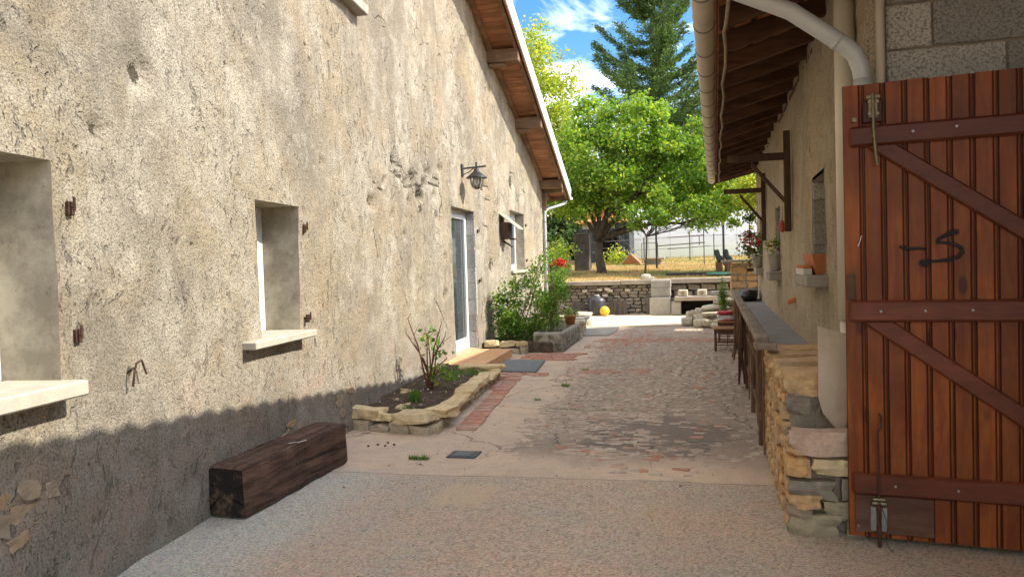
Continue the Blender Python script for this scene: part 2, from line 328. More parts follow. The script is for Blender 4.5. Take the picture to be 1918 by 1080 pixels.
def tiles_step():
    m = NM('orange stoneware tile', .55, .35)
    c = m.mix(m.ramp(m.noise(9, 5, .6), (.35, 0), (.65, 1)), (.56, .295, .13), (.64, .38, .20))
    c = m.mix(m.ma('MULTIPLY', m.rand(), .35), c, (.50, .235, .10))
    return m.fin(c, m.bump(m.noise(50, 4), .2, .002))
M['tile'] = tiles_step()
M['terracotta'] = simple('terracotta', (.46, .17, .07), .8, .2, .15)
M['rooftile'] = simple('clay roof tile', (.42, .18, .09), .85, .2, .25, 5, .4)
M['rooftile_under'] = simple('roof tile underside', (.50, .20, .10), .85, .2, .3, 6, .4, 30)
M['potwhite'] = simple('whitish glazed pot', (.52, .49, .43), .5, .4, .08)
M['rubber'] = simple('grey green rubber', (.12, .135, .135), .75, .2, .15)
M['drain'] = simple('dark cast drain', (.055, .065, .075), .55, .4, .2, 40)
M['drain_lit'] = simple('lit cast drain bars', (.16, .17, .175), .55, .4, .2, 40)  # lighter copy of the drain metal, light on the bars put into the colour
M['yellow'] = simple('yellow plastic ball', (.72, .46, .02), .4, .5, .03, bump=.02)
M['bag_red'] = simple('red printed bag', (.42, .05, .045), .6, .3, .3, 6, .3, 12, .02)
M['bag_white'] = simple('white printed bag', (.52, .48, .47), .6, .3, .2, 6, .3, 12, .02)
M['blackbag'] = simple('black plastic sack', (.012, .012, .013), .35, .5, .2, 6, .8, 12, .03)
M['greyplastic'] = simple('dark grey drum', (.045, .045, .05), .35, .5, .15)
M['teal'] = simple('faded green tarp', (.06, .19, .12), .7, .2, .2)
M['whiteflower'] = simple('white petal', (.75, .70, .66), .7, .2)
M['rope'] = simple('dirty pale rope', (.34, .28, .21), .9, .1, .25, 30, .5, 120, .004)
M['joint'] = simple('deep earthy joint', (.07, .06, .048), .95, .05, .3, 9, .8, 30, .02)
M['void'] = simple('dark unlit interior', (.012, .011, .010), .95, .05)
M['curtain'] = simple('pale net curtain', (.55, .55, .52), .9, .1, .06, 20)
M['dirt'] = simple('dark trough water stain', (.05, .045, .035), .9, .1)
def trough():
    m = NM('old stone trough', .93, .12)
    c = m.mix(m.ramp(m.noise(7, 6, .7), (.40, 0), (.58, 1)), (.11, .10, .075), (.34, .315, .255))
    c = m.mix(m.ma('MULTIPLY', m.step(m.sep()[2], .26, .35), .7), c, (.40, .375, .30))
    return m.fin(c, m.bump(m.noise(28, 6, .7), 1, .018))
M['trough'] = trough()
def glass():
    m = NM('window glass', .06, .5)
    m.b.inputs['Base Color'].default_value = (.03, .04, .045, 1); m.b.inputs['Specular IOR Level'].default_value = .8
    return m.m
M['glass'] = glass()
def clearglass():
    m = NM('lantern glass', .05, .5); m.b.inputs['Base Color'].default_value = (.8, .82, .8, 1); m.b.inputs['Transmission Weight'].default_value = .9
    return m.m
M['lanternglass'] = clearglass()
def foil(name, a, b, c3, tr=.35, rough=.5):
    m = NM(name, rough, .35)
    r = m.attr('rnd')
    c = m.ramp(r, (0, a), (.55, b), (1, c3))
    c = m.mix(m.ramp(m.noise(.7, 3), (.4, 0), (.62, .45)), c, a)
    m.put(m.b.inputs['Base Color'], c)
    t = m.n('ShaderNodeBsdfTranslucent'); m.put(t.inputs[0], m.mix(1, c, (1.5, 1.45, .55), 'MULTIPLY'))
    ms = m.n('ShaderNodeMixShader'); ms.inputs[0].default_value = tr
    m.t.links.new(m.b.outputs[0], ms.inputs[1]); m.t.links.new(t.outputs[0], ms.inputs[2]); m.t.links.new(ms.outputs[0], m.out.inputs[0])
    return m.m
M['leaf_main'] = foil('fresh maple leaves', (.07, .165, .022), (.18, .32, .04), (.38, .44, .055), .48)
M['leaf_yellow'] = foil('yellow green leaves', (.18, .28, .035), (.33, .42, .06), (.55, .48, .07), .5)
M['leaf_dark'] = foil('dark green leaves', (.03, .07, .018), (.06, .12, .025), (.12, .18, .03), .3)
M['leaf_shrub'] = foil('rose leaves', (.06, .17, .028), (.12, .26, .04), (.34, .40, .06), .42)
M['needle'] = foil('spruce needles', (.035, .08, .035), (.075, .145, .045), (.19, .27, .07), .25, .6)
M['grass'] = foil('fresh grass blades', (.06, .15, .02), (.10, .22, .03), (.20, .28, .05), .3)
M['straw'] = foil('dry grass blades', (.26, .20, .07), (.50, .33, .14), (.62, .42, .19), .3)
M['litter'] = foil('dry leaf scraps', (.06, .04, .025), (.16, .10, .05), (.28, .20, .10), .1)
M['flower'] = foil('red petals', (.42, .012, .015), (.60, .02, .03), (.70, .05, .05), .3)
M['flower_pink'] = foil('pink petals', (.45, .03, .06), (.65, .08, .13), (.75, .25, .3), .3)
M['flower_dark'] = foil('dark red blooms', (.10, .02, .02), (.22, .04, .04), (.10, .08, .03), .2)
def paint_black():
    m = NM('black spray paint', .6, .3); m.b.inputs['Base Color'].default_value = (.008, .006, .006, 1)
    tr = m.n('ShaderNodeBsdfTransparent'); ms = m.n('ShaderNodeMixShader'); m.put(ms.inputs[0], m.ma('MULTIPLY', m.attr('al'), .93))
    m.t.links.new(tr.outputs[0], ms.inputs[1]); m.t.links.new(m.b.outputs[0], ms.inputs[2]); m.t.links.new(ms.outputs[0], m.out.inputs[0])
    return m.m
M['spray'] = paint_black()
def poly():
    m = NM('milky greenhouse film', .45, .4)
    z = m.sep()[2]
    c = m.mix(m.step(m.ma('ADD', z, m.ma('MULTIPLY', m.noise(2, 4), .6)), 2.1, 2.9), (.82, .87, .76), (.86, .89, .93))
    m.put(m.b.inputs['Base Color'], c)
    t = m.n('ShaderNodeBsdfTranslucent'); m.put(t.inputs[0], c); ms = m.n('ShaderNodeMixShader'); ms.inputs[0].default_value = .62
    m.t.links.new(m.b.outputs[0], ms.inputs[1]); m.t.links.new(t.outputs[0], ms.inputs[2]); m.t.links.new(ms.outputs[0], m.out.inputs[0])
    return m.m
M['film'] = poly()

# ------------------------------------------------------------------ mesh helpers
ORG = {}
def org(o): return ORG[o.name] if o is not None else np.zeros(3)
def tag(o, label=None, cat=None, group=None, kind=None):
    if label: o['label'] = label
    if cat: o['category'] = cat
    if group: o['group'] = group
    if kind: o['kind'] = kind
    return o
def thing(name, loc, label, cat, group=None):
    o = bpy.data.objects.new(name, None); COL.objects.link(o); o.location = loc; o.empty_display_size = .1
    ORG[o.name] = np.array(loc, float); return tag(o, label, cat, group)
def link(name, me, parent=None, o0=None):
    o = bpy.data.objects.new(name, me); COL.objects.link(o)
    if parent is not None: o.parent = parent; o.location = Vector(np.array(o0, float) - org(parent))
    else: o.location = o0
    ORG[o.name] = np.array(o0, float); return o
def rawmesh(name, V, F, mat, smooth=False):
    me = bpy.data.meshes.new(name); me.from_pydata([tuple(v) for v in V], [], [tuple(f) for f in F])
    me.materials.append(mat)
    if smooth: me.shade_smooth()
    me.validate(); return me
def mk(name, VF, mat, parent=None, smooth=False, origin=None):
    """one mesh object from world coordinates"""
    V = np.array(VF[0], float)
    if origin is None:
        origin = org(parent) if parent is not None else np.array([V[:, 0].mean(), V[:, 1].mean(), V[:, 2].min()])
    origin = np.array(origin, float)
    return link(name, rawmesh(name, V - origin, VF[1], mat, smooth), parent, origin)
def fastmesh(name, V, Q, mat, rnd=None, smooth=False, attr='rnd', dom='FACE'):
    """V (n,3), Q (m,4) numpy"""
    me = bpy.data.meshes.new(name); n = len(V); m = len(Q); k = Q.shape[1]
    me.vertices.add(n); me.vertices.foreach_set('co', np.ascontiguousarray(V, np.float32).ravel())
    me.loops.add(m*k); me.loops.foreach_set('vertex_index', np.ascontiguousarray(Q, np.int32).ravel())
    me.polygons.add(m); me.polygons.foreach_set('loop_start', np.arange(0, m*k, k, dtype=np.int32))
    me.update(calc_edges=True); me.materials.append(mat)
    if rnd is not None:
        a = me.attributes.new(attr, 'FLOAT', dom); a.data.foreach_set('value', np.ascontiguousarray(rnd, np.float32))
    if smooth: me.shade_smooth()
    return me
def inst(name, me, parent, loc, rot=None, scale=(1, 1, 1)):
    o = bpy.data.objects.new(name, me); COL.objects.link(o); o.parent = parent
    l = np.array(loc, float) - org(parent)
    Rm = rot if rot is not None else Matrix.Identity(3)
    if isinstance(rot, (tuple, list)): 
        from mathutils import Euler
        Rm = Euler(rot).to_matrix()
    o.matrix_local = Matrix.Translation(Vector(l)) @ Rm.to_4x4() @ Matrix.Diagonal(Vector((*scale, 1)))
    ORG[o.name] = np.array(loc, float)
    return o
def cat(*parts):
    V = []; F = []
    for v, f in parts:
        b = len(V); V += [tuple(x) for x in v]; F += [tuple(i+b for i in q) for q in f]
    return V, F
def box(x0, x1, y0, y1, z0, z1, c=0.0):
    if c <= 0:
        V = [(x, y, z) for z in (z0, z1) for y in (y0, y1) for x in (x0, x1)]
        return V, [(0, 2, 3, 1), (4, 5, 7, 6), (0, 1, 5, 4), (2, 6, 7, 3), (0, 4, 6, 2), (1, 3, 7, 5)]
    c = min(c, (x1-x0)*.45, (y1-y0)*.45, (z1-z0)*.45)
    V = []; idx = {}
    X = (x0, x1); Y = (y0, y1); Z = (z0, z1); sg = (1, -1)
    for i in (0, 1):
        for j in (0, 1):
            for k in (0, 1):
                for ax in range(3):
                    p = [X[i]+sg[i]*c, Y[j]+sg[j]*c, Z[k]+sg[k]*c]
                    p[ax] = (X, Y, Z)[ax][(i, j, k)[ax]]
                    idx[i, j, k, ax] = len(V); V.append(tuple(p))
    F = []
    for ax in range(3):
        a, b = [q for q in range(3) if q != ax]
        for s in (0, 1):
            q = []
            for (u, v) in ((0, 0), (1, 0), (1, 1), (0, 1)):
                t = [0, 0, 0]; t[ax] = s; t[a] = u; t[b] = v; q.append(idx[t[0], t[1], t[2], ax])
            F.append(tuple(q))
    for ax in range(3):
        a, b = [q for q in range(3) if q != ax]
        for u in (0, 1):
            for v in (0, 1):
                t0 = [0, 0, 0]; t0[a] = u; t0[b] = v; t1 = list(t0); t1[ax] = 1
                F.append((idx[(*t0, a)], idx[(*t1, a)], idx[(*t1, b)], idx[(*t0, b)]))
    for i in (0, 1):
        for j in (0, 1):
            for k in (0, 1): F.append((idx[i, j, k, 0], idx[i, j, k, 1], idx[i, j, k, 2]))
    return V, F
def xf(VF, f): return [f(*v) for v in VF[0]], VF[1]
def tube(pts, r, seg=8, caps=True):
    P = np.array(pts, float); n = len(P); R_ = np.full(n, r) if np.isscalar(r) else np.array(r, float)
    V = []; F = []; up = None
    for i in range(n):
        t = P[min(i+1, n-1)] - P[max(i-1, 0)]; t /= (np.linalg.norm(t)+1e-9)
        if up is None:
            a = np.array([0, 0, 1.]) if abs(t[2]) < .9 else np.array([1., 0, 0]); up = np.cross(t, a); up /= np.linalg.norm(up)
        up = up - t*(up@t); up /= (np.linalg.norm(up)+1e-9); w = np.cross(t, up)
        for k in range(seg):
            a = 2*math.pi*k/seg; V.append(P[i] + R_[i]*(math.cos(a)*up + math.sin(a)*w))
    for i in range(n-1):
        for k in range(seg):
            a = i*seg+k; b = i*seg+(k+1) % seg; F.append((a, b, b+seg, a+seg))
    if caps: F.append(tuple(range(seg))[::-1]); F.append(tuple(range((n-1)*seg, n*seg)))
    return V, F
def lathe(prof, cx, cy, seg=20):
    V = []; F = []
    for (r, z) in prof:
        for k in range(seg):
            a = 2*math.pi*k/seg; V.append((cx+r*math.cos(a), cy+r*math.sin(a), z))
    for i in range(len(prof)-1):
        for k in range(seg):
            a = i*seg+k; b = i*seg+(k+1) % seg; F.append((a, b, b+seg, a+seg))
    return V, F
def _h(ix, iy, iz, seed):
    n = (ix.astype(np.int64)*374761393 + iy.astype(np.int64)*668265263 + iz.astype(np.int64)*2147483647 + seed*144665) & 0x7fffffff
    n = ((n ^ (n >> 13))*1274126177) & 0x7fffffff; n = (n ^ (n >> 16)) & 0xffff
    return n/65535.0
def vn(P, sc, seed=0, octv=3, pers=.5):
    P = np.asarray(P, float)*sc; tot = 0; amp = 1; nm = 0
    for o in range(octv):
        i = np.floor(P); f = P-i; f = f*f*(3-2*f); r = 0
        for dx in (0, 1):
            for dy in (0, 1):
                for dz in (0, 1):
                    w = (f[:, 0] if dx else 1-f[:, 0])*(f[:, 1] if dy else 1-f[:, 1])*(f[:, 2] if dz else 1-f[:, 2])
                    r = r + w*_h(i[:, 0]+dx, i[:, 1]+dy, i[:, 2]+dz, seed+o)
        tot = tot + amp*r; nm += amp; amp *= pers; P = P*2.03+5.1
    return tot/nm - .5
def unitstone(seed, n=2, rnd=.32, amp=.16, flat=False):
    """rounded irregular unit block in -.5..+.5, n cuts per edge"""
    V = []; F = []; ids = {}
    def vid(p):
        k = tuple(np.round(p, 5))
        if k not in ids: ids[k] = len(V); V.append(np.array(p, float))
        return ids[k]
    for ax in range(3):
        a, b = (ax+1) % 3, (ax+2) % 3
        for s in (-1, 1):
            for i in range(n):
                for j in range(n):
                    q = []
                    for (u, v) in ((i, j), (i+1, j), (i+1, j+1), (i, j+1)):
                        p = [0, 0, 0]; p[ax] = s; p[a] = 2*u/n-1; p[b] = 2*v/n-1; q.append(vid(p))
                    F.append(tuple(q if s > 0 else q[::-1]))
    V = np.array(V); nrm = np.linalg.norm(V, axis=1, keepdims=True)
    Vs = V/nrm*1.25; V = V*(1-rnd)+Vs*rnd
    V = V*(1 + amp*2*vn(V, 1.1, seed, 2)[:, None]) + amp*.5*np.stack([vn(V, 2.3, seed+9+k, 2) for k in range(3)], 1)
    V = V/(V.max(0)-V.min(0)); V -= (V.max(0)+V.min(0))/2
    return V, F
def stonepool(mat, k=7, n=2, rnd=.3, amp=.16, seed=1, smooth=False):
    return [rawmesh('stone', *unitstone(seed*50+i, n, rnd, amp), mat, smooth) for i in range(k)]
def basis3(u, n):
    u = Vector(u).normalized(); n = Vector(n).normalized(); z = u.cross(n) if u.cross(n).z > 0 else n.cross(u)
    return Matrix((u, n, z)).transposed()
def masonry(parent, o, u, n, w, h, pool, course=(.09, .15), ln=(.14, .32), depth=.14, proud=.02, name='stone', seed=0, jit=.03, skip=None, gap=.012):
    """individual stones laid in rough courses; o lower corner on the wall face, u along, n outwards"""
    rr = random.Random(seed); u = np.array(u, float); n = np.array(n, float); z = 0; out = []
    while z < h-.03:
        ch = min(rr.uniform(*course), h-z)
        if h-z-ch < .05: ch = h-z
        x = 0
        while x < w-.02:
            l = min(rr.uniform(*ln), w-x)
            if w-x-l < .07: l = w-x
            cx, cz = x+l/2, z+ch/2
            if not (skip and skip(cx, cz)):
                c = np.array(o, float)+u*cx+n*(proud-depth/2+rr.uniform(-.012, .012))+np.array([0, 0, cz])
                Rm = basis3(u, n) @ Matrix.Rotation(rr.uniform(-jit, jit), 3, 'Y')
                out.append(inst(name, rr.choice(pool), parent, c, Rm, (l-gap+rr.uniform(-.01, .006), depth, ch-gap+rr.uniform(-.012, .004))))
            x += l
        z += ch
    return out
def leafmesh(name, C, size, mat, seed=0, droop=.3, fold=.18, w=.62, up=None):
    """C (n,3) leaf positions -> one mesh of folded diamond leaves"""
    r = np.random.RandomState(seed); n = len(C)
    d = r.normal(size=(n, 3)); d[:, 2] = d[:, 2]*.6-droop
    if up is not None: d = d*.5+np.array(up)
    d /= np.linalg.norm(d, axis=1, keepdims=True)
    q = r.normal(size=(n, 3)); q[:, 2] += .0; s = np.cross(d, q); s /= np.linalg.norm(s, axis=1, keepdims=True)
    nn = np.cross(s, d); L_ = size*r.uniform(.6, 1.25, (n, 1))
    a = C; b = C+d*L_*.5+s*L_*w*.5+nn*L_*fold; c = C+d*L_; e = C+d*L_*.5-s*L_*w*.5+nn*L_*fold
    V = np.stack([a, b, c, e], 1).reshape(-1, 3); Q = np.arange(4*n).reshape(-1, 4)
    return fastmesh(name, V, Q, mat, r.uniform(0, 1, n))

# ================================================================== GROUND
gv = []; 
base_ground = mk('ground', box(-400, 400, -60, 700, -.6, -.05), M['terrace'], origin=(0, 0, 0)); base_ground['kind'] = 'structure'
def grid_sheet(name, x0, x1, y0, y1, st, zf, mat):
    xs = np.arange(x0, x1+st*.5, st); ys = np.arange(y0, y1+st*.5, st)
    X, Y = np.meshgrid(xs, ys); P = np.stack([X.ravel(), Y.ravel(), np.zeros(X.size)], 1)
    P[:, 2] = zf(P); nx = len(xs); i = np.arange(nx-1); j = np.arange(len(ys)-1)
    I, J = np.meshgrid(i, j); a = (J*nx+I).ravel()
    Q = np.stack([a, a+1, a+nx+1, a+nx], 1)
    o = link(name, fastmesh(name, P, Q, mat, smooth=True), None, (0, 0, 0)); o['kind'] = 'structure'; return o
def court_z(P):
    return vn(P, .8, 3, 3)*.018 + np.where(P[:, 1] > 5.1, vn(P, 5, 8, 2)*.006, vn(P, 3, 5, 2)*.004)
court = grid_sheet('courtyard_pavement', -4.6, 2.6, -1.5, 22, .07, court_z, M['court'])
def terr_z(P):
    y = P[:, 1]; z = .9+.052*(np.minimum(y, 36)-21.5) + vn(P, .5, 21, 3)*.10*np.clip((y-21.4)/3, 0, 1) + vn(P, 2.5, 22, 2)*.03
    return np.where(y < 21.45, .86, z)
terrace_o = grid_sheet('terrace_ground', -22, 26, 21.35, 60, .22, terr_z, M['terrace'])

# ================================================================== LEFT HOUSE
A1, A2 = rad(6.7), rad(3.5)
U1 = np.array([-math.sin(A1), math.cos(A1), 0]); N1 = np.array([math.cos(A1), math.sin(A1), 0]); B1 = np.array([-2.589, 0, 0])
U2 = np.array([-math.sin(A2), math.cos(A2), 0]); N2 = np.array([math.cos(A2), math.sin(A2), 0]); SK = 10.5; K2 = B1+U1*SK
def PL(s, off=0, z=0):
    p = B1+U1*s+N1*off if s <= SK else K2+U2*(s-SK)+N2*off
    return np.array([p[0], p[1], z])
def FR(s): return (U1, N1) if s <= SK else (U2, N2)
def lbox(s0, s1, o0, o1, z0, z1, c=0.004):
    V, F = box(s0, s1, o0, o1, z0, z1, c); return [PL(*v) for v in V], F
RIDGE_S, RIDGE_Z = 7.0, 7.72; S_END = 19.15
def rake(s): return np.where(s > RIDGE_S, 3.65+.335*(S_END-s), RIDGE_Z-.335*(RIDGE_S-s))
house = thing('stone_house', PL(7, -2, 0), 'long cream rendered house on the left with crumbling sunlit wall and brown timber eaves', 'house')
OPEN = [(1.95, 2.77, 1.03, 2.04, .30), (4.67, 5.38, 1.03, 2.02, .31), (10.75, 12.13, .13, 2.42, .15), (15.08, 16.6, 1.39, 2.65, .2), (5.75, 6.85, 4.12, 5.3, .28)]
PITS = [(3.46, 2.61, .11, .05), (3.09, 2.24, .06, .035), (8.04, 2.75, .14, .05), (8.44, 2.51, .10, .05), (9.02, 2.40, .13, .06), (7.15, 2.19, .10, .06), (8.15, 2.62, .10, .05), (8.7, 2.62, .09, .05), (9.5, 2.75, .10, .05), (9.8, 2.5, .08, .05), (9.9, 2.2, .09, .06), (7.6, 2.45, .07, .04), (5.9, 2.45, .05, .03), (3.9, 1.7, .04, .03), (6.3, 3.3, .07, .04), (10.2, 2.9, .1, .05), (10.3, 1.1, .12, .05), (8.3, 1.9, .06, .04), (8.5, 2.3, .07, .05), (9.3, 2.6, .1, .05), (9.0, 2.45, .12, .06), (10.36, 1.66, .06, .03), (7.9, 2.1, .05, .04), (6.6, 2.8, .05, .03), (4.4, 2.9, .05, .03), (12.82, 2.91, .16, .04), (15.45, 3.27, .3, .05), (13.3, 1.5, .2, .04)]
def lines(a, b, st, extra):
    g = list(np.arange(a, b, st))+[b]
    for e in extra: g = [v for v in g if abs(v-e) > st*.5]+[e]
    return np.array(sorted(g))
sx = lines(-3, 1.2, .4, []); sx = np.concatenate([sx[:-1], lines(1.2, SK, .038, [o[0] for o in OPEN if o[0] < SK]+[o[1] for o in OPEN if o[1] < SK]), lines(SK, S_END, .075, [10.75, 12.13, 15.08, 16.6])[1:]])
zx = np.concatenate([lines(-.06, 3.2, .038, [o[2] for o in OPEN if o[2] < 3]+[o[3] for o in OPEN if o[3] < 3]), lines(3.2, RIDGE_Z, .09, [4.12, 5.3])[1:]])
nsx, nzx = len(sx), len(zx)
SS, ZZ = np.meshgrid(sx, zx); top = rake(SS); ZC = np.minimum(ZZ, top)
base = np.array([[PL(s, 0, 0) for s in sx]])[0]; nrm = np.array([FR(s)[1] for s in sx])
P0 = np.stack([np.repeat(base[None, :, 0], nzx, 0), np.repeat(base[None, :, 1], nzx, 0), ZC], 2).reshape(-1, 3)
NR = np.repeat(nrm[None], nzx, 0).reshape(-1, 3)
dsp = vn(P0, .9, 40, 3)*.055 + vn(P0, 4.0, 41, 3)*.022 + vn(P0, 13, 42, 2)*.007
low = np.clip((.75-P0[:, 2])/.75, 0, 1); dsp += low*(vn(P0, 3, 44, 3)*.05+.015)
fs, fz = SS.ravel(), ZC.ravel()
for (ps, pz, pr, pd) in PITS:
    dd = np.hypot((fs-ps)/1.0, (fz-pz)/.7)/pr*(1+vn(P0, 14, 77, 2)*1.2); dsp -= pd*1.3*np.clip(1.25-dd, 0, 1)**.6*(dd < 1.25)
crk = vn(P0, 2.1, 51, 4, .6); msk = np.clip((vn(P0, .55, 52, 2)-.12)*6, 0, 1); dsp -= .020*np.exp(-(crk/.012)**2)*msk
CRACKS = [[(8.0, 2.78), (8.08, 2.75), (8.29, 2.72), (8.39, 2.65)], [(7.81, 2.62), (8.02, 2.6), (8.27, 2.61)], [(8.22, 2.55), (8.37, 2.49), (8.55, 2.5), (8.91, 2.56), (9.24, 2.57)], [(8.55, 2.69), (8.73, 2.68), (8.98, 2.71)], [(9.79, 2.76), (10.09, 2.75), (10.15, 2.69)], [(9.44, 2.64), (10.08, 2.66), (10.16, 2.56), (10.28, 2.51), (10.27, 2.41), (10.16, 2.33), (10.14, 2.18)], [(8.91, 2.39), (8.98, 2.32), (9.13, 2.27), (9.0, 2.24), (9.09, 2.19)], [(10.88, 3.35), (10.99, 3.25)], [(10.92, 3.13), (11.02, 3.02), (11.15, 2.87)], [(9.66, 1.08), (9.91, 0.94), (10.32, 0.63)], [(12.87, 2.96), (13.19, 2.92), (13.26, 2.85)], [(12.91, 2.71), (13.28, 2.7), (13.4, 2.59)], [(14.26, 2.94), (14.55, 2.86), (14.53, 2.77)], [(12.66, 2.24), (13.09, 2.21)], [(12.82, 1.67), (12.85, 1.29)], [(13.18, 1.58), (13.52, 1.56), (13.4, 1.36)], [(15.22, 3.58), (15.37, 3.47), (16.19, 3.51)], [(16.33, 3.22), (16.97, 3.16)], [(7.26, 2.42), (7.47, 2.37), (7.65, 2.35)], [(8.81, 2.77), (8.82, 2.65), (8.67, 2.53)], [(12.62, 1.34), (12.64, 0.92), (12.4, 0.56)], [(7.21, 1.91), (7.28, 1.78), (7.32, 1.64)], [(5.53, 3.45), (5.68, 3.32), (5.72, 3.22)], [(8.29, 4.0), (8.54, 3.78), (8.79, 3.57)], [(7.78, 3.89), (7.91, 3.69)], [(6.51, 3.89), (6.79, 3.91)], [(3.26, 1.02), (3.25, 0.99)]]
cd_ = np.full(len(fs), .3)
for pl_ in CRACKS:
    for (a0, b0_), (a1, b1_) in zip(pl_[:-1], pl_[1:]):
        vx, vz = (a1-a0), b1_-b0_; q_ = vx*vx+vz*vz+1e-9; t_ = np.clip(((fs-a0)*vx+(fz-b0_)*vz)/q_, 0, 1)
        cd_ = np.minimum(cd_, np.hypot(fs-a0-t_*vx, fz-b0_-t_*vz))
hol = np.zeros(len(fs))
for (ps, pz, pr, pd) in PITS: hol = np.maximum(hol, 1-np.hypot(fs-ps, (fz-pz)*1.1)/(pr*1.1))
dsp -= .012*np.exp(-(cd_/.03)**2)
PW = P0+NR*dsp[:, None]; PG = PW.reshape(nzx, nsx, 3)
I, J = np.meshgrid(np.arange(nsx-1), np.arange(nzx-1)); sc_ = (sx[I]+sx[I+1])/2; zc_ = (zx[J]+zx[J+1])/2
keep = zx[J] < np.minimum(rake(sx[I]), rake(sx[I+1]))-.001
for (a, b, c, d, _) in OPEN: keep &= ~((sc_ > a) & (sc_ < b) & (zc_ > c) & (zc_ < d))
aa = (J*nsx+I)[keep]; Q = np.stack([aa, aa+nsx, aa+nsx+1, aa+1], 1)
wme = fastmesh('wall', PW-org(house), Q, M['stucco'], smooth=True)
for an_, av_ in (('crack', cd_), ('hole', hol)):
    at_ = wme.attributes.new(an_, 'FLOAT', 'POINT'); at_.data.foreach_set('value', av_.astype(np.float32))
link('wall', wme, house, org(house))
for (a, b, c, d, dep) in OPEN:
    i0, i1 = np.argmin(abs(sx-a)), np.argmin(abs(sx-b)); j0, j1 = np.argmin(abs(zx-c)), np.argmin(abs(zx-d))
    V = []; F = []
    def strip(pts, ns):
        bs = len(V)
        for p, n_ in zip(pts, ns):
            bk = p.copy(); q = p-n_*(dep+.03); V.append(p+n_*.0); V.append(p-n_*(dep*.5)+np.array([0, 0, RS.uniform(-.004, .004)])); V.append(q)
        for k in range(len(pts)-1):
            for m_ in (0, 1): F.append((bs+3*k+m_, bs+3*k+3+m_, bs+3*k+4+m_, bs+3*k+1+m_))
    for jj in (j0, j1): strip([PG[jj, i].copy() for i in range(i0, i1+1)], [nrm[i] for i in range(i0, i1+1)])
    for ii in (i0, i1): strip([PG[j, ii].copy() for j in range(j0, j1+1)], [nrm[ii]]*(j1-j0+1))
    if a > 10 and a < 12: # door: far jamb shows concrete blocks
        zz = c
        rv = mk('reveal', (V, F), M['plaster'], house)
        while zz < d-.05:
            hh = min(.27, d-zz); mk('block', lbox(b-.012, b+.05, -.165, -.004+RS.uniform(-.012, .004), zz+.006, zz+hh-.006, .006), M['block'], rv); zz += hh
    else: mk('reveal', (V, F), M['plaster'], house)
# remaining walls of the house
hx = [PL(-3, 0, -.1), PL(S_END, 0, -.1), PL(S_END, -9, -.1), PL(-3, -9, -.1)]
V = hx + [p+np.array([0, 0, z_+.1]) for p, z_ in zip(hx, (4.3, 3.65, 3.65, 4.3))]
mk('wall', (V, [(1, 2, 6, 5), (2, 3, 7, 6), (3, 0, 4, 7)]), M['stucco_grey'], house)
mk('wall', ([PL(S_END-.005, .0, -.05), PL(S_END-.005, -.5, -.05), PL(S_END-.005, -.5, 3.66), PL(S_END-.005, .0, 3.66)], [(0, 1, 2, 3)]), M['stucco'], house)
# windows
def window(o, rec, door=False, mull=False):
    a, b, c, d, dep = o
    w = mk('door' if door else 'window', cat(*([lbox(a, a+.06, -dep-.05, -dep, c, d, .006), lbox(b-.075, b-.002, -dep-.05, -dep, c, d, .006), lbox(a+.06, b-.075, -dep-.05, -dep, d-.07, d, .006), lbox(a+.06, b-.075, -dep-.05, -dep, c, c+.06, .006)])), M['white'], house)
    a2, b2, c2, d2 = a+.065, b-.08, c+.065, d-.075
    segs = [(a2, b2)] if not mull else [(a2, (a2+b2)/2-.002), ((a2+b2)/2+.002, b2)]
    for (p, q) in segs:
        mk('frame', cat(lbox(p, p+.065, -dep-.06, -dep+.012, c2, d2, .008), lbox(q-.065, q, -dep-.06, -dep+.012, c2, d2, .008), lbox(p+.065, q-.065, -dep-.06, -dep+.012, d2-.065, d2, .008), lbox(p+.065, q-.065, -dep-.06, -dep+.012, c2, c2+(.12 if door else .065), .008)), M['white'], w)
        mk('pane', lbox(p+.06, q-.06, -dep-.035, -dep-.025, c2+.06, d2-.06, 0), M['glass'], w)
    mk('curtain', lbox(a+.1, b-.1, -dep-.10, -dep-.09, c+.12, d-.12, 0), M['curtain'], w)
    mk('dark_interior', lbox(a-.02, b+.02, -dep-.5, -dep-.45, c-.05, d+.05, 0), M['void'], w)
    if door: mk('handle', cat(tube([PL(a+.12, -dep+.02, 1.15), PL(a+.12, -dep+.06, 1.15), PL(a+.24, -dep+.06, 1.15)], .010, 6)), M['steel'], w)
    return w
window(OPEN[0], .3); window(OPEN[1], .3); window(OPEN[2], .15, door=True, mull=False); window(OPEN[3], .2, mull=True); window(OPEN[4], .28)
# sills
def sill(s0, s1, zt, th, off, mat, nm='sill'):
    V, F = lbox(s0, s1, -.29, off, zt-th, zt, .008); return mk(nm, (V, F), mat, house)
sill(1.5, 2.79, 1.035, .07, .13, M['sill']); sill(4.40, 5.40, 1.035, .055, .115, M['sill'])
sill(15.0, 16.68, 1.39, .06, .06, M['sill']); sill(5.6, 6.93, 4.12, .10, .12, M['concrete'])
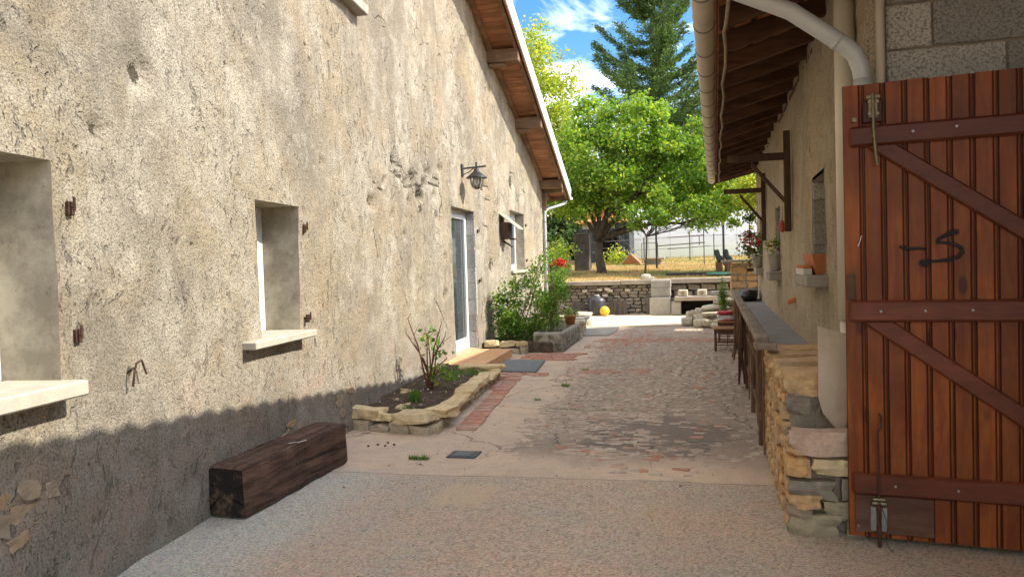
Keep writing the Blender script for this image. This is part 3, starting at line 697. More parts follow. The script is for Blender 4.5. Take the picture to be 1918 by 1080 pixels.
# exposed stones where the render has fallen
sp = stonepool(M['stone_orange'], 6, 4, .10, .34, 5)
for (s, z, w, h) in [(2.40, .60, .16, .09), (2.54, .60, .13, .10), (2.50, .50, .20, .09), (2.66, .56, .09, .08), (2.38, .49, .12, .10), (2.47, .40, .12, .06), (5.11, .33, .18, .05), (5.02, .26, .16, .06), (5.27, .29, .17, .06), (5.12, .19, .14, .06), (6.10, .33, .16, .12), (6.38, .38, .24, .07), (6.16, .20, .14, .08), (13.7, .5, .3, .12), (12.8, .4, .25, .1)]:
    u_, n_ = FR(s); dz = (dsp.reshape(nzx, nsx)[np.argmin(abs(zx-z)), np.argmin(abs(sx-s))])
    inst('stone', random.choice(sp), house, PL(s, dz-.014, z), basis3(u_, n_) @ Matrix.Rotation(random.uniform(-.3, .3), 3, 'Y'), (w, .05, h))
# hinge pins of the missing shutters
for (s, z) in [(2.86, 1.83), (2.87, 1.23), (5.46, 1.85), (5.46, 1.12), (12.28, 2.10), (12.31, 1.25), (16.75, 2.4), (16.75, 1.6)]:
    mk('hinge_pin', cat(tube([PL(s, -.02, z), PL(s, .04, z)], .005, 6), tube([PL(s, .04, z-.015), PL(s, .04, z+.05)], .007, 6), lbox(s-.012, s+.03, .0, .02, z-.035, z+.03, .003)), M['rust'], house)
mk('iron_hook', tube([PL(3.22, .04, .93), PL(3.22, .05, 1.00), PL(3.24, .05, 1.05), PL(3.29, .045, 1.06), PL(3.31, .04, 1.03), PL(3.32, .05, .98)], .006, 6), M['rust'], house)
# roof
def rk(s): return float(rake(np.array(float(s))))
for (a, b, ra, rb) in [(-6, RIDGE_S, RIDGE_Z-.335*13, RIDGE_Z), (RIDGE_S, SK, RIDGE_Z, rk(SK)), (SK, 20.15, rk(SK), rk(20.15))]:
    e = 1e-6 if a == SK else 0
    V = [PL(a+e, .60, ra+.03), PL(b-1e-6 if b == SK else b, .60, rb+.03), PL(b-1e-6 if b == SK else b, -9.5, rb+.03), PL(a+e, -9.5, ra+.03)]
    V += [v+np.array([0, 0, .13]) for v in V]
    mk('roof', (V, [(0, 1, 2, 3), (7, 6, 5, 4), (0, 4, 5, 1), (1, 5, 6, 2), (2, 6, 7, 3), (3, 7, 4, 0)]), M['rooftile'], house)
du = np.array([0, 0, 0.]); rise = math.atan(.335)
def rbox(s0, s1, o0, o1, d0, d1, c=.003):   # box following the rake, d = height over the soffit line
    V, F = box(s0, s1, o0, o1, d0, d1, c); return [PL(v[0], v[1], rk(v[0])+v[2]) for v in V], F
bm_ = rawmesh('soffit_board', *box(0, .60, -.056, .056, .002, .02, .003), M['soffit'])
s = 10.62
while s < 20.1:
    u_ = Vector(U2)*math.cos(rise)+Vector((0, 0, -math.sin(rise))); n_ = Vector(N2); w_ = n_.cross(u_)
    inst('soffit_board', bm_, house, PL(s, 0, rk(s)), Matrix((n_, u_, w_)).transposed(), (1, 1, 1+random.uniform(-.2, .2)))
    s += .118*math.cos(rise)
mk('rafter', rbox(SK+.05, 20.1, .005, .085, -.10, 0), M['purlin'], house)
mk('rafter', rbox(SK+.05, 20.1, .50, .57, -.085, 0), M['purlin'], house)
mk('bargeboard', rbox(9.5, 20.12, .602, .632, -.10, .15), M['soffit'], house) if False else None
V, F = cat(rbox(SK+.02, 20.12, .602, .630, -.11, .16)); mk('bargeboard', (V, F), M['soffit'], house)
mk('verge_trim', rbox(SK+.02, 20.14, .632, .665, .075, .20), M['trim'], house)
mk('verge_trim', rbox(SK+.02, 20.14, .632, .655, -.10, .045), M['trim'], house)
mk('verge_groove', rbox(SK+.02, 20.13, .632, .642, .046, .074, 0), M['iron'], house)
for s in (10.9, 13.55, 15.95):
    z = rk(s); mk('purlin', lbox(s-.10, s+.10, -.1, .58, z-.27, z-.04, .008), M['purlin'], house)
    mk('purlin_end_block', lbox(s-.04, s+.16, .01, .30, z-.33, z-.272, .006), M['purlin'], house)
z = rk(19.0); mk('purlin', lbox(18.9, 19.12, -.1, .58, z-.26, z-.04, .008), M['purlin'], house)
mk('wall_plate', lbox(19.16, 19.30, -4, .56, z-.36, z-.18, .008), M['purlin'], house)
mk('corner_post', lbox(19.16, 19.28, .0, .12, z-.80, z-.362, .006), M['purlin'], house)
mk('eave_board', lbox(20.10, 20.14, -5, .60, rk(20.1)-.12, rk(20.1)+.10, .004), M['purlin'], house)
# gutter and downpipe
def half_pipe(p0, p1, r, ax, seg=10, th=.004):
    """half-round channel from p0 to p1; ax = horizontal outward axis"""
    p0 = np.array(p0, float); p1 = np.array(p1, float); ax = np.array(ax, float); V = []; F = []
    for P_ in (p0, p1):
        for k in range(seg+1):
            a = math.pi*k/seg; V.append(P_+ax*(-math.cos(a)*r)+np.array([0, 0, -math.sin(a)*r]))
        for k in range(seg+1):
            a = math.pi*(1-k/seg); V.append(P_+ax*(-math.cos(a)*(r-th))+np.array([0, 0, -math.sin(a)*(r-th)]))
    m_ = 2*(seg+1)
    for k in range(m_): F.append((k, (k+1) % m_, m_+(k+1) % m_, m_+k))
    F.append(tuple(range(m_))[::-1]); F.append(tuple(range(m_, 2*m_)))
    return V, F
gz = rk(20.15)-.02
mk('gutter', half_pipe(PL(20.22, .68, gz), PL(20.22, -7, gz), .065, U2), M['trim'], house, True)
mk('downpipe', tube([PL(20.2, .52, gz-.05), PL(20.12, .50, gz-.14), PL(19.9, .42, gz-.20), PL(19.5, .12, gz-.32), PL(19.38, .05, gz-.40), PL(19.36, .04, gz-.52), PL(19.36, .04, 0)], .042, 12), M['pvc'], house, True)
for z in (.6, 1.8, 2.6): mk('pipe_clip', cat(lathe([(.046, z), (.05, z), (.05, z+.03), (.046, z+.03)], *PL(19.36, .04, 0)[:2], 12)), M['steel'], house)

# wall lantern
lp = PL(11.42, 0, 3.04)
lamp = thing('wall_lantern', lp, 'black carriage lantern on a bracket over the white glazed door', 'wall lamp')
mk('wall_plate', cat(lbox(11.38, 11.46, -.02, .025, 2.93, 3.13, .01)), M['iron'], lamp)
mk('arm', cat(tube([PL(11.42, .02, 3.06), PL(11.42, .40, 3.08)], .014, 8), tube([PL(11.42, .24, 3.02), PL(11.42, .24, 3.15)], .016, 8), tube([PL(11.42, .02, 2.96), PL(11.42, .12, 3.0), PL(11.42, .2, 3.06)], .008, 6)), M['iron'], lamp)
c_ = PL(11.42, .24, 0)
lid = mk('hood', lathe([(.002, 3.05), (.04, 3.045), (.045, 3.01), (.085, 2.975), (.145, 2.925), (.17, 2.905), (.17, 2.895), (.12, 2.91), (.002, 2.92)], c_[0], c_[1], 18), M['iron'], lamp, True)
gl = mk('glass_body', lathe([(.095, 2.90), (.09, 2.82), (.06, 2.745), (.055, 2.745), (.085, 2.82), (.09, 2.90)], c_[0], c_[1], 16), M['lanternglass'], lamp, True)
mk('cage', cat(*[tube([(c_[0]+.098*math.cos(a), c_[1]+.098*math.sin(a), 2.90), (c_[0]+.098*math.cos(a), c_[1]+.098*math.sin(a), 2.82), (c_[0]+.06*math.cos(a), c_[1]+.06*math.sin(a), 2.745)], .006, 5) for a in np.arange(6)*math.pi/3+.3], lathe([(.002, 2.72), (.03, 2.725), (.065, 2.75), (.065, 2.76), (.002, 2.755)], c_[0], c_[1], 14)), M['iron'], lamp)
mk('bulb', lathe([(.002, 2.89), (.02, 2.88), (.028, 2.84), (.018, 2.80), (.002, 2.795)], c_[0], c_[1], 10), M['white'], lamp, True)
# small flap box
bx_ = thing('wall_box', PL(14.3, 0, 2.1), 'small dark wooden box with tilted pale lid fixed to the wall before the last window', 'box')
mk('body', cat(lbox(14.1, 14.5, .0, .16, 2.02, 2.34, .01)), M['bracket'], bx_)
V, F = box(14.02, 14.58, 0, .40, 0, .025, .005); mk('lid', ([PL(v[0], v[1]*.92+.0, 2.50-v[1]*.75+v[2]) for v in V], F), M['board'], bx_)
mk('perch', cat(lbox(14.2, 14.42, .16, .26, 2.0, 2.03, .004), tube([PL(14.3, .02, 1.98), PL(14.3, .2, 1.86)], .02, 6)), M['bracket'], bx_)

# ================================================================== RIGHT BUILDING
XR = .85; YN = 4.5; YF = 16.25
barn = thing('farm_building', (3, 10, 0), 'low farm building on the right with grey brown render, dark rafters and sand coloured gutter', 'building')
ROPEN = [(6.42, 7.24, 1.36, 2.17, .35), (10.66, 11.4, 1.33, 2.19, .3), (14.75, 15.4, 1.33, 2.2, .3)]
ys_ = lines(YN, YF, .05, [v for o in ROPEN for v in o[:2]]); zs_ = lines(-.05, 3.42, .05, [v for o in ROPEN for v in o[2:4]])
ny_, nz_ = len(ys_), len(zs_)
YY, ZQ = np.meshgrid(ys_, zs_); PR = np.stack([np.full(YY.size, XR), YY.ravel(), ZQ.ravel()], 1)
dr = vn(PR, .8, 60, 3)*.05+vn(PR, 4, 61, 3)*.02+vn(PR, 13, 62, 2)*.010
for (py, pz, pr) in [(8.9, .95, .05), (7.6, .98, .04), (8.6, 2.05, .05), (7.1, 1.55, .03), (9.6, 1.2, .05), (10.2, 1.05, .05), (12.2, 1.0, .06), (6.9, .78, .04), (8.0, 1.6, .04)]:
    dd = np.hypot(PR[:, 1]-py, PR[:, 2]-pz)/pr; dr -= .05*np.clip(1.3-dd, 0, 1)*(dd < 1.3)
PR[:, 0] -= dr; I, J = np.meshgrid(np.arange(ny_-1), np.arange(nz_-1)); yc = (ys_[I]+ys_[I+1])/2; zc = (zs_[J]+zs_[J+1])/2
keep = np.ones(I.shape, bool)
for (a, b, c, d, _) in ROPEN: keep &= ~((yc > a) & (yc < b) & (zc > c) & (zc < d))
aa = (J*ny_+I)[keep]; link('wall', fastmesh('wall', PR-org(barn), np.stack([aa, aa+1, aa+ny_+1, aa+ny_], 1), M['stucco_grey'], smooth=True), barn, org(barn))
for (a, b, c, d, dep) in ROPEN:
    x1 = XR+dep
    w = mk('window', cat(([(XR-.0, b, c), (x1, b, c), (x1, b, d), (XR-.0, b, d)], [(0, 1, 2, 3)]), ([(XR, a, c), (x1, a, c), (x1, a, d), (XR, a, d)], [(3, 2, 1, 0)]), ([(XR, a, d), (x1, a, d), (x1, b, d), (XR, b, d)], [(0, 1, 2, 3)]), ([(XR, a, c), (x1, a, c), (x1, b, c), (XR, b, c)], [(3, 2, 1, 0)])), M['plaster'], barn)
    mk('frame', cat(box(x1-.05, x1, a, a+.06, c, d, .005), box(x1-.05, x1, b-.06, b, c, d, .005), box(x1-.05, x1, a+.06, b-.06, d-.06, d, .005), box(x1-.05, x1, a+.06, b-.06, c, c+.06, .005)), M['bracket'], w)
    mk('pane', box(x1-.03, x1-.02, a+.05, b-.05, c+.05, d-.05), M['glass'], w)
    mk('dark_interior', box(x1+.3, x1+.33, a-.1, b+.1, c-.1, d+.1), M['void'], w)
    zz = c+.03
    while zz < d-.04:
        hh = min(.205, d-zz-.003); mk('block', box(XR+.006+RS.uniform(-.01, .012), x1-.052, b-.022, b+.03, zz+.005, zz+hh-.004, .008), M['block'], w); zz += hh
mk('sill', box(XR-.155, XR+.3, 6.42-.04, 7.26, 1.25, 1.345, .01), M['concrete'], barn)
mk('sill', box(XR-.16, XR+.3, 10.6, 11.3, 1.19, 1.31, .01), M['concrete'], barn)
mk('sill', box(XR-.13, XR+.3, 14.6, 15.4, 1.19, 1.31, .01), M['concrete'], barn)
# terracotta shard and holes
mk('tile_shard', xf(box(-.06, .03, -.04, .06, -.025, .03, .01), lambda x, y, z: (XR-.03+x, 8.75+y+z*.3, 1.02+z+x*.4)), M['terracotta'], barn)
# other walls; the near one under the lengthened roof is unseen, added for shade
mk('wall', cat(box(XR+.25, XR+.30, YN+.25, YF-.2, -.05, 3.3), box(XR-.0, 7.6, YF-.005, YF+.2, -.05, 3.3), box(7.5, 7.7, .5, YF, -.05, 3.2), box(2.15, 2.35, .5, YN-.06, -.05, 3.5)), M['stucco_grey'], barn)
# block facade facing the camera
mk('corner_render', cat(xf(box(XR-.012, XR+.062, YN-.035, YN+.04, -.05, 3.4, .02), lambda x, y, z: (x, y, z)), box(XR-.02, XR+.05, YN+.041, YN+.30, -.05, 3.38, .01)), M['stucco_grey'], barn)
fac = mk('block_wall', box(XR+.05, 2.3, YN, YN+.2, -.05, 3.9), M['mortar'], barn)
zz = 2.600-.243*11; row = 0
BW = {11: [.23, .50, .5, .5], 10: [.58, .5, .5, .5], 12: [.4, .5, .5, .4]}
while zz < 3.85:
    x = .915; k = 0
    for wdt in BW.get(row, [.25, .5, .5, .5] if row % 2 else [.5, .5, .5, .3]):
        x1 = min(x+wdt, 2.3); z0 = zz+.006; z1 = zz+.237
        if x1 > x+.05 and z1 > 0:
            mk('block', box(x+.003, x1-.007, YN-.02+RS.uniform(-.006, .006), YN+.05, max(z0, 0), z1, .006), M['block'], fac)
        x = x1
    zz += .243; row += 1
# roof timbers: z of rafter underside: 3.33 at the wall, falling .28 per metre outwards
def rz(x): return 3.33+.28*(x-XR)
raf = rawmesh('rafter', *xf(box(-.79, .5, -.035, .035, 0, .15, .004), lambda x, y, z: (x, y, z+.28*x)), M['rafter'])
ry = [.9+.66*k for k in range(24)]; ry = [y for y in ry if y < YF+.2]
for y in ry: inst('rafter', raf, barn, (XR, y+random.uniform(-.02, .02), rz(XR)+random.uniform(-.006, .006)))
lath = rawmesh('lath', *box(-.02, .02, -8.1, 8.1, 0, .025, .003), M['rafter'])
for k in range(6):
    x = XR-.86+k*.17; inst('lath', lath, barn, (x, 8.35, rz(x)+.152))
mk('wall_plate', box(XR+.002, XR+.12, YN+.3, YF, rz(XR)-.05, rz(XR)-.002, .004), M['rafter'], barn)
for i in range(len(ry)-1):
    if ry[i] > 4.3: mk('blocking', box(XR+.02, XR+.05, ry[i]+.06, ry[i+1]-.06, rz(XR)-.01, rz(XR)+.20, .003), M['tile'], barn)
# undersides of the tiles, one per lath bay: seen between the rafters
tu = rawmesh('tile', *xf(box(-.083, .083, -.105, .105, 0, .014, .004), lambda x, y, z: (x, y, z+.28*x+.012*math.cos(y/.105*1.5))), M['rooftile_under'])
n_t = 0
for k in range(6):
    for j in range(48):
        x = XR-.78+k*.17; y = 4.6+j*.245
        if y < YF+.2 and x < XR+.05: inst('tile', tu, barn, (x, y+random.uniform(-.01, .01), rz(x)+.185+random.uniform(-.003, .004)), None, (1, 1.12, 1)); n_t += 1
# the tile covering: one corrugated sheet with thickness
xs_ = np.array([-.04, .3, .85, 1.6, 2.6, 4.1]); yv = np.arange(.35, YF+.36, .0613)
def cov(x, y, dz): 
    sk = (max(0, y-12)/4.3)*.45*max(0, x)     # unseen far verge, set askew to slant its shadow on the ground
    return (x, y+sk, rz(x)+.222+.034*abs(math.sin(y*math.pi/.245))+dz)
V = []; F = []; nq = len(yv)
for dz in (0, .03):
    for x in xs_:
        for y in yv: V.append(cov(x, y, dz))
for l in (0, 1):
    for i in range(len(xs_)-1):
        for j in range(nq-1):
            a = l*len(xs_)*nq+i*nq+j; F.append((a, a+nq, a+nq+1, a+1) if l == 0 else (a, a+1, a+nq+1, a+nq))
off_ = len(xs_)*nq
for j in range(nq-1): F.append((j, j+1, off_+j+1, off_+j))
rt_ = mk('roof_tiles', (V, F), M['rooftile'], barn); rt_['kind'] = 'stuff'
mk('roof', ([(4.05, .35, 4.5), (4.05, YF+.3, 4.5), (8.2, YF+.3, 3.2), (8.2, .35, 3.2)], [(0, 1, 2, 3)]), M['rooftile'], barn)
mk('gable', ([(XR, YF+.05, 3.28), (4.05, YF+.05, 4.3), (7.6, YF+.05, 3.2)], [(0, 1, 2)]), M['stucco_grey'], barn)
mk('gable', ([(XR+.05, .6, 3.28), (4.05, .6, 4.3), (7.6, .6, 3.2)], [(0, 2, 1)]), M['stucco_grey'], barn)
mk('verge_board', xf(box(-.1, 3.5, YF+.27, YF+.30, 0, .20, .004), lambda x, y, z: (x, y+.45*max(0, x)*.98, rz(x)+z)), M['rafter'], barn)
# gutter with brackets
GX, GZ, GR = -.045, 3.17, .072
g_ = mk('gutter', half_pipe((GX, .4, GZ), (GX, YF+.3, GZ-.0), GR, (1, 0, 0), 14), M['gutter'], barn, True)
gr_ = rawmesh('gutter_bracket', *half_pipe((0, -.013, 0), (0, .013, 0), GR+.005, (1, 0, 0), 12, .006), M['gutter_ring'])
jn_ = rawmesh('gutter_joint', *half_pipe((0, -.04, 0), (0, .04, 0), GR+.004, (1, 0, 0), 12, .006), M['gutter'])
for y in ry: inst('gutter_bracket', gr_, g_, (GX, y, GZ))
for y in (5.35, 9.3, 13.2): inst('gutter_joint', jn_, g_, (GX, y, GZ))
# pipes by the corner
mk('downpipe', cat(tube([(.79, 5.0, 3.55), (.79, 5.0, 1.10)], .062, 16)), M['pvc_old'], barn, True)
mk('downpipe', cat(tube([(.79, 5.0, 1.095), (.79, 5.0, .70)], .052, 14)), M['pvc_old'], barn, True)
mk('downpipe', tube([(GX+.02, 4.32, GZ-.06), (GX+.03, 4.32, GZ-.12), (GX+.10, 4.33, GZ-.17), (.42, 4.36, 2.83), (.70, 4.39, 2.62), (.745, 4.40, 2.575), (.775, 4.405, 2.50), (.785, 4.41, 2.42), (.785, 4.41, .0)], .046, 18), M['pvc'], barn, True)
mk('pipe_collar', tube([(.785, 4.41, 2.33), (.785, 4.41, 2.44)], .050, 18), M['pvc'], barn, True); mk('pipe_collar', tube([(.645, 4.385, 2.66), (.665, 4.387, 2.645)], .049, 18), M['pvc'], barn, True)
mk('pipe', tube([(.875, 4.43, 3.4), (.875, 4.43, .0)], .022, 10), M['pvc_old'], barn, True)
# cable hanging under the eave
rp = [(.10+.012*math.sin(k*1.7), 4.2+k*.42, rz(.1)-.03-.035*abs(math.sin(k*.9))-(.05 if k % 4 == 2 else 0)) for k in range(29)]
tag(mk('rope', tube(rp, .012, 6), M['rope'], None, True), 'pale dirty rope strung under the rafters behind the gutter', 'rope')
mk('wire', tube([(.04, .6+k*.5, 3.03-.02*(k % 2)) for k in range(32)], .006, 5), M['rust'], barn)

# wall brackets
for i, (y, ln_, lab) in enumerate([(9.0, .69, 'nearer wooden wall bracket with long arm and diagonal strut'), (13.3, .69, 'farther wooden wall bracket with arm and strut, past the first one')]):
    b = thing('wall_bracket', (XR, y, 1.79), lab, 'bracket', 'timber brackets on the right wall')
    mk('post', box(XR-.085, XR-.015, y-.04, y+.04, 1.79, 2.92, .005), M['bracket'], b)
    mk('arm', xf(box(-ln_, -.086, y-.035, y+.035, 2.60, 2.68, .005), lambda x, yy, z: (XR+x, yy, z)), M['bracket'], b)
    mk('strut', xf(box(0, 1, y-.03, y+.03, 0, .062, .0), lambda x, yy, z: (XR-.43+.35*x, yy, 2.598-.43*x+z-.062)), M['bracket'], b)
orn = thing('wall_ornament', (XR-.03, 9.75, 1.8), 'little red hanging ornament on the wall below the nearer bracket', 'ornament')
mk('body', cat(lathe([(.002, 1.80), (.03, 1.82), (.035, 1.88), (.02, 1.94), (.002, 1.96)], XR-.05, 9.75, 8)), M['bag_red'], orn)
mk('string', tube([(XR-.05, 9.75, 1.95), (XR-.04, 9.75, 2.12)], .005, 5), M['rope'], orn)

# ================================================================== GATE
GU = np.array([.9945, -.105, 0]); GN = np.array([-.105, -.9945, 0]); G0 = np.array([.668, 4.212, 0])   # GN towards the camera
def GP(a, d, z): p = G0+GU*a+GN*d; return (p[0], p[1], z)
def gbox(a0, a1, d0, d1, z0, z1, c=.004): V, F = box(a0, a1, d0, d1, z0, z1, c); return [GP(*v) for v in V], F
gate = thing('plank_gate', GP(0, 0, .03), 'tall red brown plank gate with rails, diagonal braces and black spray mark', 'gate')
prof = [(.002, 0), (.006, .006), (.074, .006), (.079, 0), (.081, 0), (.083, .004), (.087, .006), (.091, .004), (.093, 0), (.0985, 0)]
V = []; F = []; np_ = len(prof)
for z in (0, 2.335):
    for (a, d) in prof: V.append((a, d, z))
    V.append((.0985, -.022, z)); V.append((.002, -.022, z))
k_ = np_+2
for i in range(k_): F.append((i, (i+1) % k_, k_+(i+1) % k_, k_+i))
F.append(tuple(range(k_))[::-1]); F.append(tuple(range(k_, 2*k_)))
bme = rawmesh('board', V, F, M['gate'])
GM = Matrix((Vector(GU), Vector(GN), Vector((0, 0, 1)))).transposed()
first = .07; 
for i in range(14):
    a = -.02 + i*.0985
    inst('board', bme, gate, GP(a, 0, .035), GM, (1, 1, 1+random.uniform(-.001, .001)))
EA = 14*.0985-.03
def rail_bev(a0, a1, z0, z1, nm='rail'):
    V, F = box(a0, a1, .008, .036, z0, z1, .012); return mk(nm, ([GP(*v) for v in V], F), M['gate_rail'], gate)
rail_bev(.012, EA, 2.052, 2.155); rail_bev(.0, EA, 1.155, 1.266); rail_bev(.0, EA, .258, .372)
def brace(a0, z0, a1, z1, hgt):
    V = []; pr = [(-hgt/2, .008), (-hgt/2, .024), (-hgt/2+.012, .034), (hgt/2-.012, .034), (hgt/2, .024), (hgt/2, .008)]
    for (a, z) in ((a0, z0), (a1, z1)):
        for (q, d) in pr: V.append((a, d, z+q))
    F = [(i, (i+1) % 6, 6+(i+1) % 6, 6+i) for i in range(6)]+[tuple(range(6))[::-1], tuple(range(6, 12))]
    # clip ends against the rails
    V2 = []
    for (a, d, z) in V: V2.append(GP(a, d, z))
    return mk('brace', (V2, F), M['gate_rail'], gate)
def brace_cut(al, zt, ab, zb, hgt):
    """parallelogram brace from rail underside zt down to rail top zb; hgt = vertical thickness"""
    sl = (zb-zt)/(ab-al)     # slope
    o = [(al, zt), (al+hgt/(-sl), zt), (ab+hgt/(-sl), zb), (ab, zb)]
    cx = sum(p[0] for p in o)/4; cz = sum(p[1] for p in o)/4; V = []
    for (d, k) in ((.008, 1), (.024, 1), (.034, .0)):
        for i, (a, z) in enumerate(o):
            if k: V.append(GP(a, d, z))
            else:
                nx, nz = (.7, .7) ; s1 = (1 if i in (0, 3) else -1)*.012; V.append(GP(a+s1*1.2, d, z))
    F = [(3, 2, 1, 0), (0, 1, 5, 4), (1, 2, 6, 5), (2, 3, 7, 6), (3, 0, 4, 7), (4, 5, 9, 8), (5, 6, 10, 9), (6, 7, 11, 10), (7, 4, 8, 11), (8, 9, 10, 11)]
    mk('brace', (V, F), M['gate_rail'], gate)
brace_cut(.09, 2.049, 1.14, 1.269, .105); brace_cut(.06, 1.152, 1.12, .375, .11)
mk('patch', gbox(.012, .375, .007, .022, .06, .255, .003), M['gate_patch'], gate)
mk('corner_patch', gbox(-.012, .028, .007, .022, 1.27, 1.40, .003), M['gate_patch'], gate)
mk('latch_block', gbox(.075, .165, .007, .030, 2.17, 2.28, .004), M['gate'], gate)
lt = mk('latch', cat(gbox(.10, .145, .031, .042, 2.19, 2.30, .004), gbox(.09, .155, .031, .05, 2.285, 2.305, .003), tube([GP(.122, .055, 2.31), GP(.122, .055, 2.14), GP(.13, .055, 2.02), GP(.138, .055, 1.95)], .008, 8), *[tube([GP(a, .04, z), GP(a, .052, z)], .009, 8) for a in (.105, .14) for z in (2.21, 2.27)]), M['brass'], gate)
mk('latch_hook', tube([GP(.035, .006, 2.19), GP(.035, .03, 2.19)], .012, 8), M['brass'], gate)
bl = mk('drop_bolt', cat(gbox(.083, .112, .023, .030, .075, .20, .002), gbox(.133, .162, .023, .030, .075, .20, .002), gbox(.112, .133, .023, .05, .11, .18, .004)), M['steel'], gate)
mk('rod', cat(tube([GP(.1225, .052, -.0), GP(.1225, .052, .23)], .010, 8), tube([GP(.1225, .052, .23), GP(.122, .05, .60)], .005, 6), tube([GP(.122, .05, .60), GP(.135, .05, .615), GP(.137, .05, .67), GP(.127, .05, .69)], .006, 6)), M['rust'], gate)
mk('bolt_guide', cat(tube([GP(.09, .05, .225), GP(.155, .05, .225)], .009, 8), tube([GP(.095, .05, .245), GP(.15, .05, .245)], .008, 8)), M['brass'], gate)
mk('wire', tube([GP(.13, .05, .22), GP(.16, .06, .12), GP(.15, .07, .04), GP(.165, .10, .01), GP(.18, .13, .012)], .0018, 5), M['rust'], gate)
for (a, z) in [(.12+.0, 2.10), (.30, 2.108), (.49, 2.115), (.145, 1.21), (.345, 1.212), (.55, 1.214), (.20, .315), (.48, .315), (.42, 1.71), (.33, .85), (.025, .10)]:
    if abs(z-1.71) < .01 or abs(z-.85) < .01: continue
    mk('screw', tube([GP(a, .034, z), GP(a, .040, z)], .0065, 8), M['steel'], gate)
mk('chalk_tick', tube([GP(.062, .0075, 1.60), GP(.052, .0075, 1.56), GP(.045, .0075, 1.545)], .002, 4), M['white'], gate)
# spray marks: a dash and an open S-like 5, as thin paint film just proud of the boards
def stroke(pts, w, al=1.0):
    """list of (a,z) -> ribbon with soft edges: verts with alpha"""
    P = np.array(pts, float); V = []; A = []; F = []
    t = np.gradient(P, axis=0); t /= np.linalg.norm(t, axis=1, keepdims=True)+1e-9; nn = np.stack([-t[:, 1], t[:, 0]], 1)
    ww = np.array(w, float) if not np.isscalar(w) else np.full(len(P), w)
    prof_ = [(-1.25, 0), (-.8, .45), (-.45, 1), (.45, 1), (.8, .45), (1.25, 0)]
    Pn = [P[0]-t[0]*ww[0]*1.1] + list(P) + [P[-1]+t[-1]*ww[-1]*1.1]; nx = [nn[0]]+list(nn)+[nn[-1]]; wx = [ww[0]*.6]+list(ww)+[ww[-1]*.6]; ax = [0]+[al]*len(P)+[0]
    for p, n_, w_, a_ in zip(Pn, nx, wx, ax):
        for (q, aa_) in prof_: v = p+n_*q*w_; V.append((v[0], v[1])); A.append(aa_*a_)
    for i in range(len(Pn)-1):
        for k in range(5): b_ = i*6+k; F.append((b_, b_+1, b_+7, b_+6))
    return V, A, F
SV = []; SA = []; SF = []; dd_ = .0085
def spx(x, y):   # gate-plane coordinates measured on the boards
    return (x, y)
for ps, w, al in [([(.238, 1.535), (.262, 1.526), (.285, 1.524), (.33, 1.524), (.352, 1.520)], [.008, .014, .010, .009, .008], 1),
                  ([(.49, 1.600), (.465, 1.596), (.432, 1.580), (.405, 1.562), (.400, 1.552), (.425, 1.549), (.47, 1.543), (.505, 1.522), (.512, 1.500), (.495, 1.476), (.45, 1.462), (.40, 1.458), (.355, 1.456)], [.016, .016, .013, .010, .009, .008, .011, .013, .014, .013, .012, .009, .010], 1),
                  ([(.335, 1.452), (.350, 1.448), (.362, 1.455)], [.02, .022, .018], 1)]:
    v, a_, f = stroke(ps, w, al); b_ = len(SV); SV += [GP(x, dd_, z) for x, z in v]; SA += a_; SF += [tuple(i+b_ for i in q) for q in f]; dd_ += .0012
sm = fastmesh('spray_mark', np.array(SV)-org(gate), np.array(SF), M['spray'], np.array(SA), attr='al', dom='POINT'); link('spray_mark', sm, gate, org(gate))

# ================================================================== LOW STONE WALL, WALKWAY, RAILING
lw = thing('low_stone_wall', (.5, 4.25, 0), 'low stepped sandstone wall whose end stands beside the plank gate', 'wall')
mk('core', cat(box(.40, .84, 4.32, 4.64, -.02, .50, .03), box(.40, .84, 4.60, 6.10, -.02, .76, .03)), M['mortar'], lw)
warm = stonepool(M['stone_warm'], 9, 6, .14, .20, 11)
Y4 = 4.25
def fstone(x0, y0, x1, y1, Y, mat=None, dep=.2, tilt=0, pool=warm):
    """stone filling the picture rect on the wall's end face at Y"""
    s_ = 2.84
    def X_(px, py):
        q = np.array([1400+px/s_-959, -(640+py/s_-540)])/1400; d = FW+RT*q[0]+UP*q[1]; t = Y/d[1]; return d[0]*t, CAM_H+d[2]*t
    xa, za = X_(x0, y1); xb, zb = X_(x1, y0)
    me = random.choice(pool)
    if mat is not None: me = me.copy(); me.materials.clear(); me.materials.append(mat)
    return inst('stone', me, lw, ((xa+xb)/2, Y+dep/2-.02, (za+zb)/2), Matrix.Rotation(tilt, 3, 'Y'), (xb-xa, dep, zb-za))
fstone(192, 160, 422, 288, 4.60, dep=.26); fstone(200, 294, 343, 380, 4.58, M['stone_grey']); fstone(350, 292, 412, 376, 4.6, M['stone_grey'])
fstone(205, 476, 580, 606, 4.27, M['stone_purple'], .15, .02); fstone(204, 616, 328, 712, 4.25); fstone(336, 628, 606, 712, 4.27, M['stone_cap'])
fstone(208, 742, 480, 832, 4.25, M['stone_grey']); fstone(498, 720, 600, 848, 4.28, M['stone_grey']); fstone(210, 815, 402, 885, 4.25); fstone(208, 868, 350, 930, 4.25, M['stone_orange'])
fstone(398, 850, 606, 940, 4.27, M['stone_mossy']); fstone(212, 918, 515, 1042, 4.25, M['stone_mossy'], .26); fstone(524, 945, 640, 1042, 4.28, M['stone_mossy'])
fstone(605, 470, 800, 620, 4.32); fstone(625, 620, 800, 930, 4.33)
mk('cement_step', xf(box(.37, .83, 4.30, 4.66, .45, .508, .02), lambda x, y, z: (x, y, z+.02*math.sin(x*9)*math.cos(y*12))), M['mortar'], lw)
sl_ = warm[2].copy(); sl_.materials.clear(); sl_.materials.append(M['stone_slate']); inst('stone', sl_, lw, (.45, 4.40, .525), (0, 0, .1), (.16, .13, .04))
